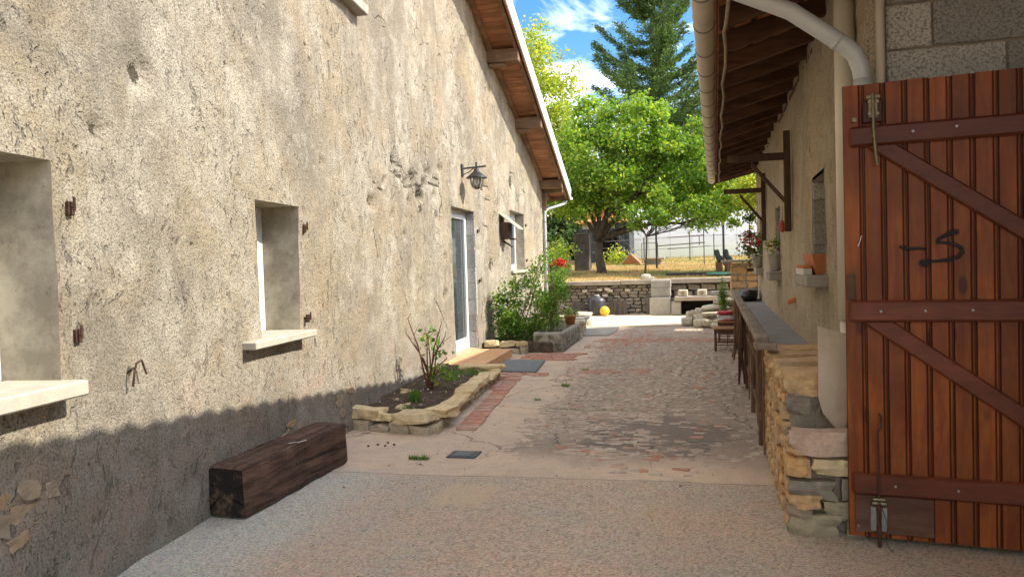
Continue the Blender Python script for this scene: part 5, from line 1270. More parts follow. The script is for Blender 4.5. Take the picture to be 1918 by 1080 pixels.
# far end pots
def pot(name, x, y, z, r0, r1, h, mat, label, leafmat=None, n=200, fl=None, sp_=.1, lf=.04, square=False):
    p = thing(name, (x, y, z), label, 'plant pot')
    mk('pot', lathe([(.002, z+.01), (r0, z), (r1, z+h*.86), (r1*1.1, z+h*.87), (r1*1.1, z+h), (r1*.92, z+h), (r1*.88, z+h*.8), (.002, z+h*.8)], x, y, 18), mat, p, True)
    if leafmat:
        link('leaves', leafmesh('leaves', np.array([x, y, z+h+sp_*.8])+RS.normal(size=(n, 3))*np.array([sp_, sp_, sp_*.8])-org(p), lf, leafmat, n, .1, .1, .8), p, org(p))
        if fl: link('flowers', leafmesh('flowers', np.array([x, y, z+h+sp_*1.3])+RS.normal(size=(n//3, 3))*np.array([sp_, sp_, sp_*.6])*.7-org(p), lf, fl, n, -.1, .1, .9), p, org(p))['kind'] = 'stuff'
    return p
pot('terracotta_pot', -2.70, 14.05, .34, .08, .11, .17, M['terracotta'], 'terracotta pot on the far rim of the stone trough', M['leaf_shrub'], 180, None, .08)
wr = thing('white_hoop', (-2.85, 14.6, .3), 'white curved wire hoop behind the trough', 'hoop')
mk('hoop', tube([(-3.1, 14.5, .3), (-3.08, 14.5, .55), (-2.95, 14.5, .68), (-2.78, 14.5, .62), (-2.70, 14.5, .45)], .011, 6), M['white'], wr)
# window ledge things on the right wall
pl = thing('window_planter', (.92, 6.85, 1.345), 'empty long terracotta planter tilted on the nearest ledge of the right wall', 'planter')
V = [(.80, 6.62, 1.346), (.93, 6.62, 1.346), (.93, 7.15, 1.346), (.80, 7.15, 1.346), (.765, 6.57, 1.52), (.965, 6.57, 1.52), (.965, 7.20, 1.52), (.765, 7.20, 1.52), (.785, 6.59, 1.515), (.945, 6.59, 1.515), (.945, 7.18, 1.515), (.785, 7.18, 1.515), (.81, 6.63, 1.37), (.92, 6.63, 1.37), (.92, 7.14, 1.37), (.81, 7.14, 1.37)]
F = [(3, 2, 1, 0)]+[(i, (i+1) % 4, 4+(i+1) % 4, 4+i) for i in range(4)]+[(4+i, 4+(i+1) % 4, 8+(i+1) % 4, 8+i) for i in range(4)]+[(8+i, 8+(i+1) % 4, 12+(i+1) % 4, 12+i) for i in range(4)]+[(12, 13, 14, 15)]
mk('trough', (V, F), M['terracotta'], pl)
ob = thing('small_box', (.75, 7.2, 1.345), 'small white and orange box on the outer corner of the nearest ledge', 'box')
mk('carton', box(.70, .77, 6.62, 7.20, 1.346, 1.40, .004), M['potwhite'], ob); mk('lid', box(.702, .768, 6.64, 7.18, 1.401, 1.425, .004), M['terracotta'], ob)
pot('flower_pot', .80, 10.95, 1.311, .065, .105, .27, M['potwhite'], 'tapering whitish pot with small leaves on the second ledge', M['leaf_shrub'], 110, M['flower_dark'], .08, .045)
pot('flower_pot', .79, 15.0, 1.311, .08, .13, .26, M['potwhite'], 'whitish pot of pink and red geraniums on the farthest ledge', M['leaf_dark'], 420, M['flower_pink'], .17, .06)
tp = thing('pompom_plant', (.66, 15.6, 1.3), 'tall stem with three dark red flower balls before the end of the right wall', 'plant')
mk('stem', tube([(.66, 15.6, 1.3), (.665, 15.6, 2.35)], .012, 6), M['twig'], tp)
for z, mt in ((1.62, 'flower_dark'), (1.95, 'flower_dark'), (2.30, 'leaf_dark')):
    link('bloom_ball', leafmesh('bloom_ball', np.array([.66, 15.6, z])+RS.normal(size=(160, 3))*np.array([.075, .06, .05])-org(tp), .05, M[mt], int(z*9), 0, .1, .9), tp, org(tp))['kind'] = 'stuff'
mk('support', cat(box(.60, .80, 15.52, 15.68, 1.24, 1.30, .004), tube([(.7, 15.6, 1.26), (.86, 15.6, 1.26)], .02, 6)), M['bracket'], tp)
# leaning board
pb = thing('leaning_board', (.68, 4.45, .5), 'pale irregular plywood board leaning between the stone wall and the gate', 'board')
bp = [(.555, 1.10), (.645, 1.075), (.70, 1.06), (.70, .76), (.685, .57), (.665, .505), (.62, .55), (.565, .62), (.545, .70)]
V = [(x, 4.56-(1.1-z)*.18, z) for x, z in bp]+[(x, 4.575-(1.1-z)*.18, z) for x, z in bp]; n_ = len(bp)
mk('panel', (V, [tuple(range(n_)), tuple(range(n_, 2*n_))[::-1]]+[(i, n_+i, n_+(i+1) % n_, (i+1) % n_) for i in range(n_)]), M['board'], pb)
# black sack at the end of the walkway
V, F = unitstone(901, 6, .5, .25); V = V*np.array([.42, 1.2, .26])+np.array([.60, 15.6, .77])
sk_ = mk('black_sack', (V, F), M['blackbag'], None, True); tag(sk_, 'crumpled black plastic sack on the far end of the walkway', 'sack')
# chairs
def chair(x0, x1, y0, y1, zs, zb, label):
    c = thing('wooden_chair', ((x0+x1)/2, (y0+y1)/2, 0), label, 'chair', 'old wooden chairs by the railing')
    for (x, y, h) in ((x0, y0, zs), (x0, y1, zs), (x1-.04, y0, zb), (x1-.04, y1, zb)):
        mk('leg', box(x, x+.04, y-.02, y+.02, 0, h, .004), M['chair'], c)
    mk('seat', box(x0-.015, x1-.042, y0-.03, y1+.03, zs, zs+.028, .008), M['seat'], c)
    for y_ in (y0, y1): mk('apron', box(x0+.041, x1-.041, y_-.012, y_+.012, zs-.055, zs-.001, .002), M['chair'], c)
    for z in (.10, .15): mk('stretcher', cat(tube([(x0+.03, y0, z), (x1-.03, y0, z)], .009, 6), tube([(x0+.03, y1, z), (x1-.03, y1, z)], .009, 6)), M['chair'], c)
    mk('stretcher', tube([((x0+x1)/2, y0, .13), ((x0+x1)/2, y1, .13)], .009, 6), M['chair'], c)
    mk('spindle', tube([((x0+x1)/2, y0-.003, .06), ((x0+x1)/2, y0-.003, zs-.01)], .008, 6), M['chair'], c)
    for z in (zs+.2, zb-.12): mk('back_slat', box(x1-.032, x1-.012, y0+.02, y1-.02, z, z+.07, .003), M['chair'], c)
    return c
chair(-.045, .375, 12.65, 13.02, .345, .90, 'brown wooden chair with straw seat facing left, nearest to the camera')
chair(.02, .40, 14.1, 14.5, .34, .84, 'second wooden chair behind the first, carrying a red and white bag')
V, F = unitstone(910, 6, .42, .18); V = V*np.array([.34, .36, .10])+np.array([.17, 14.3, .425])
bg1 = thing('printed_bag', (.17, 14.3, .368), 'red and white printed bag slumped on the seat of the farther chair', 'bag'); mk('white_layer', (V, F), M['bag_white'], bg1, True)
V, F = unitstone(911, 6, .42, .2); V = V*np.array([.30, .34, .08])+np.array([.16, 14.28, .51]); mk('red_layer', (V, F), M['bag_red'], bg1, True)
V, F = unitstone(912, 5, .42, .2); V = V*np.array([.24, .30, .05])+np.array([.18, 14.26, .385]); mk('red_layer', (V, F), M['bag_red'], bg1, True)
# odds and ends hanging on the railing
for i, (y, lab) in enumerate([(8.9, 'rusty bent metal rod hanging low on the railing, nearest'), (10.9, 'bundle of twisted dry sticks tied to the railing behind')]):
    T = [tube([(.28+RS.uniform(-.02, .02), y+RS.uniform(-.2, .2), .85), (.26+RS.uniform(-.04, .03), y+RS.uniform(-.2, .2), .5), (.25+RS.uniform(-.05, .04), y+RS.uniform(-.25, .25), .10)], .011, 5) for k in range(5)]
    tag(mk('stick_bundle', cat(*T), M['rust'] if i == 0 else M['post']), lab, 'sticks')

# rock pile, thuja
rk_ = thing('rock_pile', (-.1, 16.9, 0), 'pile of pale yellow limestone rocks and flat slabs at the end of the cobbles', 'rocks')
for (x, y, z, a, b, c) in [(-.66, 17.5, .10, .26, .2, .22), (-.50, 17.7, .22, .34, .25, .26), (-.38, 17.1, .09, .24, .2, .20), (-.15, 17.0, .10, .34, .25, .18), (.12, 16.9, .10, .32, .3, .2), (-.28, 17.6, .30, .40, .35, .20), (-.05, 17.4, .42, .55, .4, .12), (-.12, 17.05, .30, .42, .25, .09), (.08, 17.2, .26, .4, .3, .18), (.15, 17.5, .52, .45, .4, .12), (-.3, 17.5, .16, .4, .3, .25), (.0, 17.6, .25, .5, .4, .3), (-.62, 17.75, .08, .25, .2, .18), (.22, 17.2, .60, .3, .25, .12), (.2, 16.8, .28, .25, .2, .14), (.02, 16.75, .05, .3, .2, .12)]:
    inst('rock', random.choice(palep), rk_, (x, y, z), (RS.uniform(-.15, .15), RS.uniform(-.15, .15), RS.uniform(-.4, .4)), (a, b, c))
bush('small_thuja', (.13, 15.9, .35), 'small upright dark green conifer in front of the stone pillar', 'shrub', [(.13, 15.9, .72, .07, .07, .22), (.13, 15.9, 1.0, .04, .04, .10), (.13, 15.9, .55, .05, .05, .12)], .035, M['leaf_shrub'], 1600, 33, 3, w=.4, droop=-.7)
tpot = mk('pot', lathe([(.002, 0), (.10, 0), (.13, .40), (.11, .40), (.002, .38)], .13, 15.9, 14), M['concrete']); tpot.name = 'tall_pot'; tag(tpot, 'dull grey tall pot holding the small conifer', 'plant pot')
# stone pillar at the end of the right wall
pil = thing('stone_pillar', (.58, 17.5, 0), 'square sandstone pillar with flat coping at the end of the right wall', 'pillar')
mk('core', box(.34, .86, 17.2, 17.8, -.02, 1.40, .02), M['mortar'], pil)
masonry(pil, (.31, 17.2, .0), (1, 0, 0), (0, -1, 0), .58, 1.40, stonepool(M['stone_warm'], 9, 5, .22, .30, 81), (.11, .24), (.14, .36), .14, .03, seed=22, gap=.004, jit=.22)
masonry(pil, (.34, 17.8, .0), (0, -1, 0), (-1, 0, 0), .6, 1.40, stonepool(M['stone_warm'], 5, 2, .28, .18, 82), (.14, .22), (.2, .34), .12, .02, seed=23)
mk('coping', box(.12, .92, 17.05, 17.9, 1.415, 1.475, .02), M['coping'], pil)
mk('base_wall', box(.87, 1.8, 17.2, 17.6, -.02, 1.38, .02), M['mortar'], pil)

# ================================================================== RETAINING WALL AND ITS CLUTTER
rw = thing('retaining_wall', (-2, 21.4, 0), 'dry stone retaining wall with flat concrete coping holding the raised garden', 'wall')
mk('core', box(-6.5, 1.6, 21.31, 21.6, -.1, .86, .01), M['joint'], rw)
gp2 = stonepool(M['stone_wall'], 9, 4, .22, .26, 91)
masonry(rw, (-4.5, 21.28, 0), (1, 0, 0), (0, -1, 0), 2.75, .84, gp2, (.08, .15), (.12, .34), .16, .02, seed=31, gap=.006, jit=.12)
masonry(rw, (-1.72, 21.28, 0), (1, 0, 0), (0, -1, 0), 2.6, .84, gp2, (.13, .2), (.35, .7), .16, .02, seed=32, gap=.008)
for (x, z) in [(-3.62, .70), (-3.20, .73), (-2.98, .74), (-3.05, .56), (-2.9, .70), (-2.4, .7)]: inst('stone', palep[int(abs(x*10)) % 8], rw, (x, 21.16, z), (0, 0, 0), (.16, .1, .09))
for i, (a, b) in enumerate([(-6.5, -4.4), (-4.39, -2.6), (-2.59, -1.25), (-1.24, .16), (.17, 1.6)]):
    mk('coping_slab', box(a, b, 21.08, 21.62, .85+.006*i, .965+.012*i, .012), M['coping'], rw)
def leanp(name, x0, x1, z1, y0, mat, label, cat_, th=.03, tilt=.18, boards=0):
    p = thing(name, ((x0+x1)/2, y0, 0), label, cat_)
    if boards:
        w_ = (x1-x0)/boards
        for k in range(boards): mk('board', xf(box(x0+k*w_+.004, x0+(k+1)*w_-.004, 0, th, .03, z1*random.uniform(.93, 1), .004), lambda x, y, z: (x, y0+y+z*tilt*.5, z)), mat, p)
    else: mk('panel', xf(box(x0, x1, 0, th, .03, z1, .006), lambda x, y, z: (x, y0+y+z*tilt*.5, z)), mat, p)
    return p
leanp('board_panel', -3.98, -3.60, .42, 21.0, M['greypanel'], 'weathered grey boards leaning on the retaining wall, leftmost', 'boards', boards=3)
leanp('board_panel', -2.92, -2.42, .44, 21.0, M['greypanel'], 'weathered grey boards leaning right of the yellow ball', 'boards', boards=4)
dm = thing('dark_drum', (-3.22, 20.85, 0), 'dark grey plastic drum against the retaining wall behind the yellow ball', 'drum')
mk('body', lathe([(.002, .03), (.24, .03), (.25, .08), (.25, .42), (.22, .50), (.10, .54), (.10, .57), (.002, .57)], -3.25, 20.95, 20), M['greyplastic'], dm, True)
mk('lid', lathe([(.002, .60), (.07, .60), (.075, .571), (.002, .571)], -3.25, 20.95, 14), M['potwhite'], dm)
bl_ = mk('yellow_ball', lathe([(.002+.135*math.sin(math.pi*k/12), .163-.135*math.cos(math.pi*k/12)) for k in range(13)], -2.98, 20.55, 22), M['yellow'], None, True); tag(bl_, 'bright yellow ball resting before the retaining wall', 'ball')
stp = thing('leaning_slab', (-1.5, 20.8, 0), 'square pale beige slab leaning upright against the stacked blocks', 'slab')
mk('slab', xf(box(-1.76, -1.20, 20.62, 20.66, .03, .50, .006), lambda x, y, z: (x, y+z*.12, z)), M['sill'], stp)
pd = thing('narrow_plank', (-1.85, 20.95, 0), 'narrow brown plank standing left of the pale slab', 'plank'); mk('plank', box(-1.88, -1.77, 21.0, 21.04, .03, .56, .004), M['greypanel'], pd)
for i, (z0, z1, x0, x1, lab) in enumerate([(.03, .52, -1.72, -1.22, 'lowest grey concrete block of the stack, mostly behind the pale slab'), (.525, .77, -1.73, -1.20, 'middle grey concrete block of the stack'), (.775, .97, -1.72, -1.19, 'topmost grey concrete block of the stack, level with the wall coping')]):
    b = mk('concrete_block', box(x0, x1, 20.78, 21.06, z0, z1, .012), M['concrete']); tag(b, lab, 'block', 'stacked blocks against the retaining wall')
bn = thing('stone_bench', (-.55, 20.7, 0), 'long grey stone slab carried on a block over a dark opening', 'bench')
mk('support', box(-1.17, -.92, 20.45, 20.8, .03, .40, .02), M['concrete'], bn); mk('support', box(.02, .25, 20.45, 20.8, .03, .40, .02), M['concrete'], bn)
mk('slab', box(-1.08, .12, 20.38, 20.85, .42, .535, .015), M['coping'], bn); mk('dark_recess', box(-.92, .02, 20.78, 20.80, .03, .415, 0), M['void'], bn)
for i, (x, lab) in enumerate([(-.86, 'carved pale stone with a round hollow on the left of the stone bench'), (-.36, 'carved pale stone on the middle of the stone bench')]):
    c = thing('carved_stone', (x, 20.6, .537), lab, 'stone', 'carved stones on the bench')
    mk('block', box(x-.125, x+.125, 20.48, 20.72, .538, .71, .02), M['stone_pale'], c)
    mk('hollow', lathe([(.002, 0), (.04, 0), (.05, .006), (.002, .006)], 0, 0, 14), M['mortar'], c); h_ = c.children[-1]
    h_.data.transform(Matrix.Translation((0, 0, 0))); h_.matrix_local = Matrix.Translation((x-c.location.x, 20.478-c.location.y, .625-c.location.z)) @ Matrix.Rotation(rad(90), 4, 'X') @ Matrix.Translation(Vector(-np.array([-c.location.x, -c.location.y, -c.location.z])))
gt = thing('grey_planter', (.0, 20.6, .54), 'low light grey planter at the right end of the stone bench', 'planter'); mk('body', box(-.14, .30, 20.45, 20.75, .54, .66, .01), M['steel'], gt); mk('foot', box(.12, .3, 20.5, 20.7, .45, .538, .01), M['iron'], gt)
ws = thing('coping_stone', (-1.9, 21.3, .97), 'lumpy white and dark stone sitting on the wall coping', 'stone')
inst('stone', palep[3], ws, (-1.90, 21.3, 1.06), (0, 0, .3), (.26, .22, .17)); inst('stone', gp2[2], ws, (-1.78, 21.34, 1.02), (0, .2, 0), (.22, .2, .13)); inst('stone', gp2[4], ws, (-1.98, 21.36, 1.0), (0, .2, 0), (.14, .2, .12))

# ================================================================== GARDEN BEYOND
def tz(x, y): return float(terr_z(np.array([[x, y, 0.]]))[0])
# dry grass
n = 26000; gx = RS.uniform(-9, 6, n); gy = 21.7+RS.uniform(0, 1, n)**1.3*16; P = np.stack([gx, gy, np.zeros(n)], 1); P[:, 2] = terr_z(P)-.01
cl = vn(P, .6, 7, 2); d = np.stack([RS.normal(size=n)*.6, RS.normal(size=n)*.6, np.ones(n)*.8], 1); d /= np.linalg.norm(d, axis=1, keepdims=True); h = RS.uniform(.03, .11, n); th = RS.uniform(0, 6.28, n); s_ = np.stack([np.cos(th), np.sin(th), 0*th], 1)*.010
V = np.stack([P-s_, P+s_, P+d*h[:, None]*.7+s_*.6, P+d*h[:, None]], 1)
for nm, mt, sel in (('dry_grass', 'straw', cl < .03), ('green_grass', 'grass', cl >= .03)):
    v = V[sel].reshape(-1, 3); o = link(nm, fastmesh(nm, v, np.arange(len(v)).reshape(-1, 4), M[mt], RS.uniform(0, 1, len(v)//4)), None, (0, 0, 0)); o['kind'] = 'stuff'

def limb(p0, p1, r0, r1, k=5, wob=.12, seg=7, rs=None, sag=0):
    rs = rs or RS; p0 = np.array(p0, float); p1 = np.array(p1, float); L_ = np.linalg.norm(p1-p0); pts = []
    for i in range(k+1):
        t = i/k; w = math.sin(math.pi*t)*wob*L_; pts.append(p0+(p1-p0)*t+rs.uniform(-1, 1, 3)*w*.35+np.array([0, 0, sag*math.sin(math.pi*t)]))
    return tube(pts, np.linspace(r0, r1, k+1), seg), pts
def tree(name, base, label, ells, trunk_r, fork_z, leafmat, leafsize, nclump, perclump, clump_r, seed, limbs=None, bark='bark', group='trees beyond the wall', droop=.45, cond=None, cat_='tree'):
    r_ = np.random.RandomState(seed); t = thing(name, base, label, cat_, group); T = []
    fk = np.array([base[0]+r_.uniform(-.1, .1), base[1], fork_z]); b0 = np.array(base, float)
    T.append(tube([b0-np.array([0, 0, .15]), b0+(0, 0, .12), (b0+fk)/2+np.array([r_.uniform(-.05, .05), 0, 0]), fk], [trunk_r*1.45, trunk_r*1.12, trunk_r*.95, trunk_r*.95], 10))
    vol = np.array([e[3]*e[4]*e[5] for e in ells]); pr_ = vol**.8/np.sum(vol**.8); CL = []
    while len(CL) < nclump:
        e = ells[r_.choice(len(ells), p=pr_)]; d = r_.normal(size=3); d /= np.linalg.norm(d); q = r_.uniform(.15, 1)**.45
        c = np.array(e[:3])+d*np.array(e[3:6])*q
        if cond and not cond(c): continue
        CL.append(c)
    CL = np.array(CL); hubs = []
    lims = limbs or [(e[0]+r_.uniform(-.3, .3)*e[3], e[1]+r_.uniform(-.3, .3)*e[4], e[2]-.1*e[5]) for e in ells for _ in range(3)]
    for l in lims:
        tb_, pts = limb(fk, l, trunk_r*.62, trunk_r*.16, 6, .16, 7, r_); T.append(tb_); hubs += [(pts[i], trunk_r*(.62-.46*i/6)) for i in range(2, 7)]
    H_ = np.array([h[0] for h in hubs])
    for c in CL[::2]:
        i = np.argmin(((H_-c)**2).sum(1)+r_.uniform(0, .5)); tb_, _ = limb(H_[i], c, min(hubs[i][1]*.5, .05), .008, 3, .15, 4, r_); T.append(tb_)
    tr = mk('trunk', cat(*T), M[bark], t, True)
    C = np.repeat(CL, perclump, 0)+r_.normal(size=(nclump*perclump, 3))*clump_r*np.array([1, 1, .62])*r_.uniform(.6, 1.25, (nclump, 1)).repeat(perclump, 0)
    cr_ = link('crown', leafmesh('crown', C-org(t), leafsize, M[leafmat], seed, droop, .10, .72), t, org(t)); cr_['kind'] = 'stuff'
    return t
def mcond(c):   # underside of the main crown rises over the trunk, droops to the right
    x = c[0]; lo = 3.05 if x < -2.6 else (2.75 if x < .2 else 2.6)
    return c[2] > lo
tree('maple_tree', (-3.87, 26.2, 1.12), 'spreading bright green garden tree with forked trunk behind the retaining wall',
     [(-2.5, 26.2, 4.6, 2.7, 2.3, 1.9), (-4.1, 26.2, 4.8, 2.1, 2.2, 1.9), (-1.0, 26.2, 4.4, 2.1, 1.9, 1.6), (-2.5, 26.2, 6.1, 1.5, 1.6, 1.35), (-.9, 26.2, 5.7, 1.3, 1.2, 1.05), (-4.0, 26.2, 6.2, 1.3, 1.3, 1.1), (-.1, 26.0, 3.4, 1.1, 1.2, .8), (-4.9, 26.0, 3.9, 1.0, 1.4, 1.0), (-.2, 26.2, 4.9, 1.0, 1.2, 1.0)], .155, 2.25, 'leaf_main', .13, 370, 110, .205, 21,
     limbs=[(-.6, 26.2, 5.9), (-4.2, 26.2, 6.6), (-5.1, 26.1, 3.9), (-4.6, 26.4, 5.0), (-3.7, 26.2, 5.8), (-2.6, 26.3, 6.4), (-1.7, 26.2, 4.9), (-2.2, 25.5, 4.2), (-.6, 26.0, 3.75), (-3.2, 27.2, 4.6), (-3.0, 25.2, 4.4), (.35, 26.0, 3.2)], cond=mcond)
# hanging sprays on the right
tree('young_tree', (-2.2, 24.5, 1.05), 'slender small tree with drooping leafy sprays in front of the greenhouse', [(-2.55, 24.6, 3.0, .5, .5, .42), (-1.75, 24.6, 3.05, .55, .5, .40), (-.5, 24.6, 2.95, .7, .5, .45), (.3, 24.6, 2.9, .55, .5, .40), (-1.0, 24.6, 3.3, .8, .5, .3)], .03, 2.3, 'leaf_main', .11, 62, 42, .15, 25, group=None)
tree('birch_tree', (-7.3, 31, 1.3), 'tall airy yellow green tree rising behind the corner of the left house', [(-6.8, 31, 8.2, 1.6, 1.5, 2.6), (-6.4, 31, 6.0, 1.7, 1.5, 2.0), (-7.4, 31, 10.0, 1.1, 1.2, 1.9), (-5.9, 31, 4.6, 1.1, 1.2, 1.3)], .16, 4.0, 'leaf_yellow', .13, 300, 72, .28, 22)
tree('hedge_tree', (2.6, 24.5, 1.1), 'yellow green tree seen between farm wall and roof edge on the right', [(2.4, 24.5, 3.6, 1.7, 1.5, 1.0), (1.5, 24.5, 3.9, .9, 1.0, .6)], .1, 2.2, 'leaf_yellow', .12, 150, 80, .26, 23)
for i, (x, y, w, h, lab) in enumerate([(-8.5, 42, 3.4, 7, 'dark broadleaf tree far behind on the left edge of the garden'), (-4.8, 44, 3.2, 6.2, 'dark green tree behind the shed'), (-.6, 46, 3.6, 6.6, 'dark green tree straight behind the greenhouse'), (4.2, 44, 3.8, 6.0, 'dark bushy tree behind the right part of the greenhouse')]):
    tree('background_tree', (x, y, 1.5), lab, [(x, y, 1.5+h*.55, w, w*.8, h*.40), (x+w*.4, y, 1.5+h*.35, w*.7, w*.6, h*.3)], .2, 3.0, 'leaf_dark', .26, 120, 75, .5, 60+i)
# spruce
def spruce(base, H, R0, seed):
    r_ = np.random.RandomState(seed); t = thing('spruce_tree', base, 'tall dark spruce with upswept ragged branches against the blue sky', 'tree', 'trees beyond the wall')
    b0 = np.array(base, float); T = [tube([b0, b0+(0, 0, H*.5), b0+(0, 0, H)], [.32, .18, .02], 8)]; C = []; D = []
    z = 3.2
    while z < H-.3:
        f = 1-z/H; nb = 6 if z < H*.8 else 4
        for k in range(nb):
            a = r_.uniform(0, 6.28); L_ = (R0*f**.75+.25)*r_.uniform(.55, 1.2); up_ = .30+.55*(1-f)
            dirv = np.array([math.cos(a), math.sin(a), 0]); pts = []
            for i in range(6):
                s = i/5; pts.append(b0+np.array([0, 0, z])+dirv*L_*s+np.array([0, 0, (up_*s*.7-.28*s*(1-s)*1.5+.22*s*s)*L_]))
            T.append(tube(pts, np.linspace(.05*f+.02, .006, 6), 4)); pts = np.array(pts)
            m_ = int(L_*40)+8; s = r_.uniform(.12, 1, m_)*5; i = np.minimum(s.astype(int), 4); q = pts[i]+(pts[i+1]-pts[i])*(s-i)[:, None]
            side = np.cross(dirv, (0, 0, 1)); wd = .10*L_*(1.15-s/5)[:, None]+.08
            off = side*r_.normal(size=(m_, 1))*wd*1.1; q2 = q+off-np.array([0, 0, 1])*np.abs(r_.normal(size=(m_, 1)))*.12
            rep = 9; C.append(np.repeat(q2, rep, 0)+r_.normal(size=(m_*rep, 3))*np.array([.10, .10, .05])); D.append(np.repeat(dirv[None]*.9+np.array([[0, 0, .35]]), m_*rep, 0))
        z += r_.uniform(.50, .85)
    mk('trunk', cat(*T), M['bark'], t, True); C = np.concatenate(C); D = np.concatenate(D)
    o = link('crown', leafmesh('crown', C-org(t), .20, M['needle'], seed, 0, .05, .30, up=D), t, org(t)); o['kind'] = 'stuff'
spruce((-3.25, 45, 1.5), 25, 4.9, 5)

# shed, concrete pillar, posts, small things
sh = thing('garden_shed', (-4.6, 33, 1.4), 'dark blue grey board shed standing behind the maple trunk', 'shed')
for k in range(11): x = -5.9+k*.205; mk('board', box(x+.004, x+.201, 33.0, 33.03, 1.4, 3.25 if x > -4.3 else 3.0, .003), M['darkpanel'], sh)
mk('side', box(-3.66, -3.62, 33.03, 35, 1.4, 3.25), M['darkpanel'], sh); mk('dark_opening', box(-4.9, -4.15, 32.96, 32.995, 1.5, 2.6), M['void'], sh); mk('shelf', box(-4.9, -4.15, 32.90, 32.955, 2.1, 2.16), M['greypanel'], sh)
mk('roof', xf(box(-6.0, -3.55, 32.8, 35.2, 3.26, 3.32), lambda x, y, z: (x, y, z+(y-32.8)*.1)), M['rooftile'], sh)
cp_ = mk('concrete_post', box(-5.15, -4.58, 27.9, 28.3, 1.0, 2.62, .02), M['greypanel']); tag(cp_, 'broad weathered grey slab post left of the maple trunk', 'post')
oh = thing('orange_roofed_hut', (-5.3, 36, 1.4), 'small hut with orange gable roof glimpsed left of the maple trunk', 'hut')
mk('wall', box(-6.2, -4.6, 36, 38, 1.4, 3.4), M['stone_pale'], oh); mk('roof', ([(-6.4, 35.8, 3.38), (-5.4, 35.8, 4.3), (-4.4, 35.8, 3.38), (-6.4, 38.2, 3.38), (-5.4, 38.2, 4.3), (-4.4, 38.2, 3.38)], [(0, 2, 1), (3, 4, 5), (0, 1, 4, 3), (1, 2, 5, 4), (2, 0, 3, 5)]), M['terracotta'], oh)
ts = thing('low_block_wall', (-5.6, 26, 1.1), 'low block wall with pale edge beyond the rose', 'wall'); mk('wall', box(-6.4, -4.95, 25.9, 26.2, 1.0, 1.75, .02), M['concrete'], ts)
bush('garden_shrub', (-3.3, 31.5, 1.4), 'bright green low shrub beside the shed', 'shrub', [(-4.0, 31.5, 1.75, .45, .4, .35), (-4.4, 31.6, 1.6, .3, .3, .25)], .12, M['leaf_yellow'], 500, 44, 4)
bush('yellow_flowers', (-5.2, 24.5, 1.0), 'yellow flowered bush against the far house corner', 'shrub', [(-5.0, 24.5, 1.9, .5, .4, .5), (-5.0, 24.5, 1.4, .45, .4, .35)], .11, M['leaf_yellow'], 700, 45, 6)
kn = thing('small_kennel', (-3.1, 31, 1.4), 'low triangular reddish shelter with white edges on the dry grass', 'kennel')
mk('body', ([(-3.78, 31, 1.36), (-2.92, 31, 1.36), (-3.36, 31, 1.82), (-3.78, 32, 1.36), (-2.92, 32, 1.36), (-3.36, 32, 1.82)], [(0, 1, 2), (3, 5, 4), (0, 2, 5, 3), (1, 4, 5, 2)]), M['terracotta'], kn)
mk('edge', cat(tube([(-3.82, 30.97, 1.35), (-3.36, 30.97, 1.86)], .015, 6), tube([(-2.88, 30.97, 1.35), (-3.36, 30.97, 1.86)], .015, 6), box(-3.9, -2.8, 30.9, 31.0, 1.30, 1.36)), M['potwhite'], kn)
bt = thing('stone_table', (-2.4, 30.5, 1.35), 'low grey slab table on the grass behind the fence post', 'table')
mk('top', box(-2.85, -1.95, 30.2, 30.8, 1.56, 1.64, .02), M['coping'], bt); mk('base', box(-2.7, -2.1, 30.3, 30.7, 1.3, 1.555, .02), M['concrete'], bt)
tl = thing('green_tarp', (.2, 22.6, .95), 'flat faded green tarp folded on the grass near the stone pillar', 'tarp')
V, F = unitstone(950, 5, .1, .15); mk('sheet', (V*np.array([.9, .8, .07])+np.array([.15, 23.6, tz(.15, 23.6)+.05]), F), M['teal'], tl)
dg = thing('dark_log', (-.9, 23.3, 1), 'dark charred board lying in the grass left of the green tarp', 'board'); mk('log', box(-1.5, -.1, 23.7, 23.85, tz(-.9, 23.7)-.0, tz(-.9, 23.7)+.09, .01), M['iron'], dg)
for i, (x, lab) in enumerate([(.06, 'left one of two dark upright boots on the lawn behind the pillar coping'), (.34, 'right one of two dark upright boots on the lawn behind the pillar coping')]):
    b = thing('rubber_boot', (x, 25.2, 1.1), lab, 'boot', 'pair of dark boots on stumps')
    z0 = 1.44
    mk('boot', tube([(x-.03, 25.2, z0+.37), (x-.02, 25.2, z0+.30), (x+.02, 25.2, z0+.16), (x+.08, 25.18, z0+.06), (x+.13, 25.1, z0+.0)], [.07, .095, .085, .115, .09], 10), M['iron'], b, True)
    mk('stump', tube([(x+.05, 25.2, tz(x, 25.2)-.05), (x+.05, 25.2, z0-.02)], .11, 8), M['post'], b)

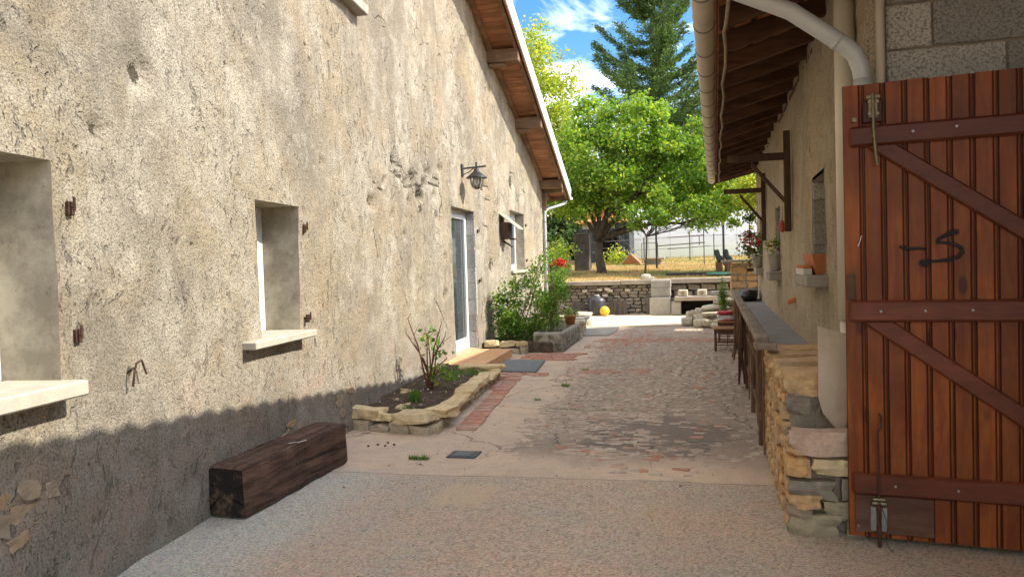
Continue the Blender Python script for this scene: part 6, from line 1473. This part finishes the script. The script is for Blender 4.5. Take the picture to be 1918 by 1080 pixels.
# wire fence
fn = thing('wire_fence', (-1, 29, 1.3), 'thin wire fence on dark posts in front of the greenhouse', 'fence')
for (x, y, zt, r) in [(-2.05, 27.5, 2.85, .035), (-4.7, 29, 2.6, .03), (.30, 28.5, 3.05, .040), (-1.05, 33, 2.75, .022), (-.05, 33, 2.6, .018), (-.42, 30, 3.2, .018), (-2.9, 32, 2.5, .025), (1.6, 30, 2.9, .03), (3.6, 30, 2.9, .03)]:
    mk('post', tube([(x, y, tz(x, y)-.1), (x, y, zt)], r, 8), M['iron'], fn)
for z in (1.95, 2.35, 2.72): mk('wire', tube([(-4.7, 29, z-.05), (-2.05, 28.8, z), (.30, 28.5, z+.05), (1.6, 30, z), (3.6, 30, z)], .008, 4), M['steel'], fn)
mk('brace_wire', cat(tube([(-4.6, 30, 3.0), (-2.95, 30, 1.5)], .004, 4), tube([(-4.3, 30, 3.1), (-2.6, 30, 1.45)], .004, 4), tube([(-1.3, 28.5, 3.9), (.3, 28.5, 2.6)], .004, 4)), M['iron'], fn)
fr = thing('metal_frame', (-1.2, 31.5, 1.4), 'thin rusty tubular frames standing before the white greenhouse', 'frame')
def rect(x0, x1, z0, z1, y, r=.016): return cat(tube([(x0, y, z0), (x0, y, z1), (x1, y, z1)], r, 5), tube([(x0, y, z0), (x1, y, z0), (x1, y, z1)], r, 5))
mk('frame_bar', cat(rect(-2.95, -2.3, 1.45, 2.25, 31.5), tube([(-2.3, 31.5, 2.12), (-.4, 31.5, 2.2)], .02, 5), tube([(-1.9, 31.5, 1.98), (-.2, 31.5, 2.05)], .016, 5), tube([(-.45, 31.5, 2.5), (-1.9, 31.5, 2.45)], .018, 5), tube([(-.62, 31.5, 2.08), (-.62, 31.5, 2.5)], .016, 5), rect(1.0, 2.2, 2.12, 2.5, 31.5), rect(1.1, 1.4, 2.14, 2.35, 31.5, .01)), M['rust'], fr)

# white film greenhouse (tunnel with its long side facing the yard)
gh = thing('greenhouse', (1, 38, 1.4), 'long white film covered greenhouse tunnel behind the garden', 'greenhouse')
arc = []
for k in range(13): a = math.pi*k/12; arc.append((36.0+3.0*(1-math.cos(a)), 1.35+(1.25 if 0 < k < 12 else .0)+math.sin(a)*1.55))
V = []; F = []; xsg = np.linspace(-4.05, 9, 14)
for x in xsg:
    for (y, z) in arc: V.append((x, y+.02*math.sin(x*3), z-.03*abs(math.sin(x*math.pi/1.0))*(1 if z > 1.5 else 0)))
na = len(arc)
for i in range(len(xsg)-1):
    for k in range(na-1): a = i*na+k; F.append((a, a+na, a+na+1, a+1))
F.append(tuple(range(na))); F.append(tuple(range((len(xsg)-1)*na, len(xsg)*na))[::-1])
mk('film', (V, F), M['film'], gh)
hp_ = rawmesh('hoop', *tube([(0, y-37, z-1.35+.02) for y, z in [(35.97, 1.3)]+[(y-.02, z) for y, z in arc[1:7]]], .012, 6), M['pvc'])
for x in xsg[::1]: inst('hoop', hp_, gh, (x, 37, 1.35))
mk('rail', cat(tube([(-4.05, 35.95, 2.62), (9, 35.95, 2.62)], .02, 5), tube([(-4.05, 36.25, 3.55), (9, 36.25, 3.55)], .012, 5)), M['pvc'], gh)
bush('dark_hedge', (-8, 35, 1.4), 'dense dark hedge along the back left of the garden', 'hedge', [(-8.5, 36, 2.2, 2.2, .8, 1.0), (-6.6, 36.5, 2.2, 1.2, .8, 1.1)], .2, M['leaf_dark'], 4000, 46, 6)
print('STONES', len(stones), 'objects', len(bpy.data.objects))
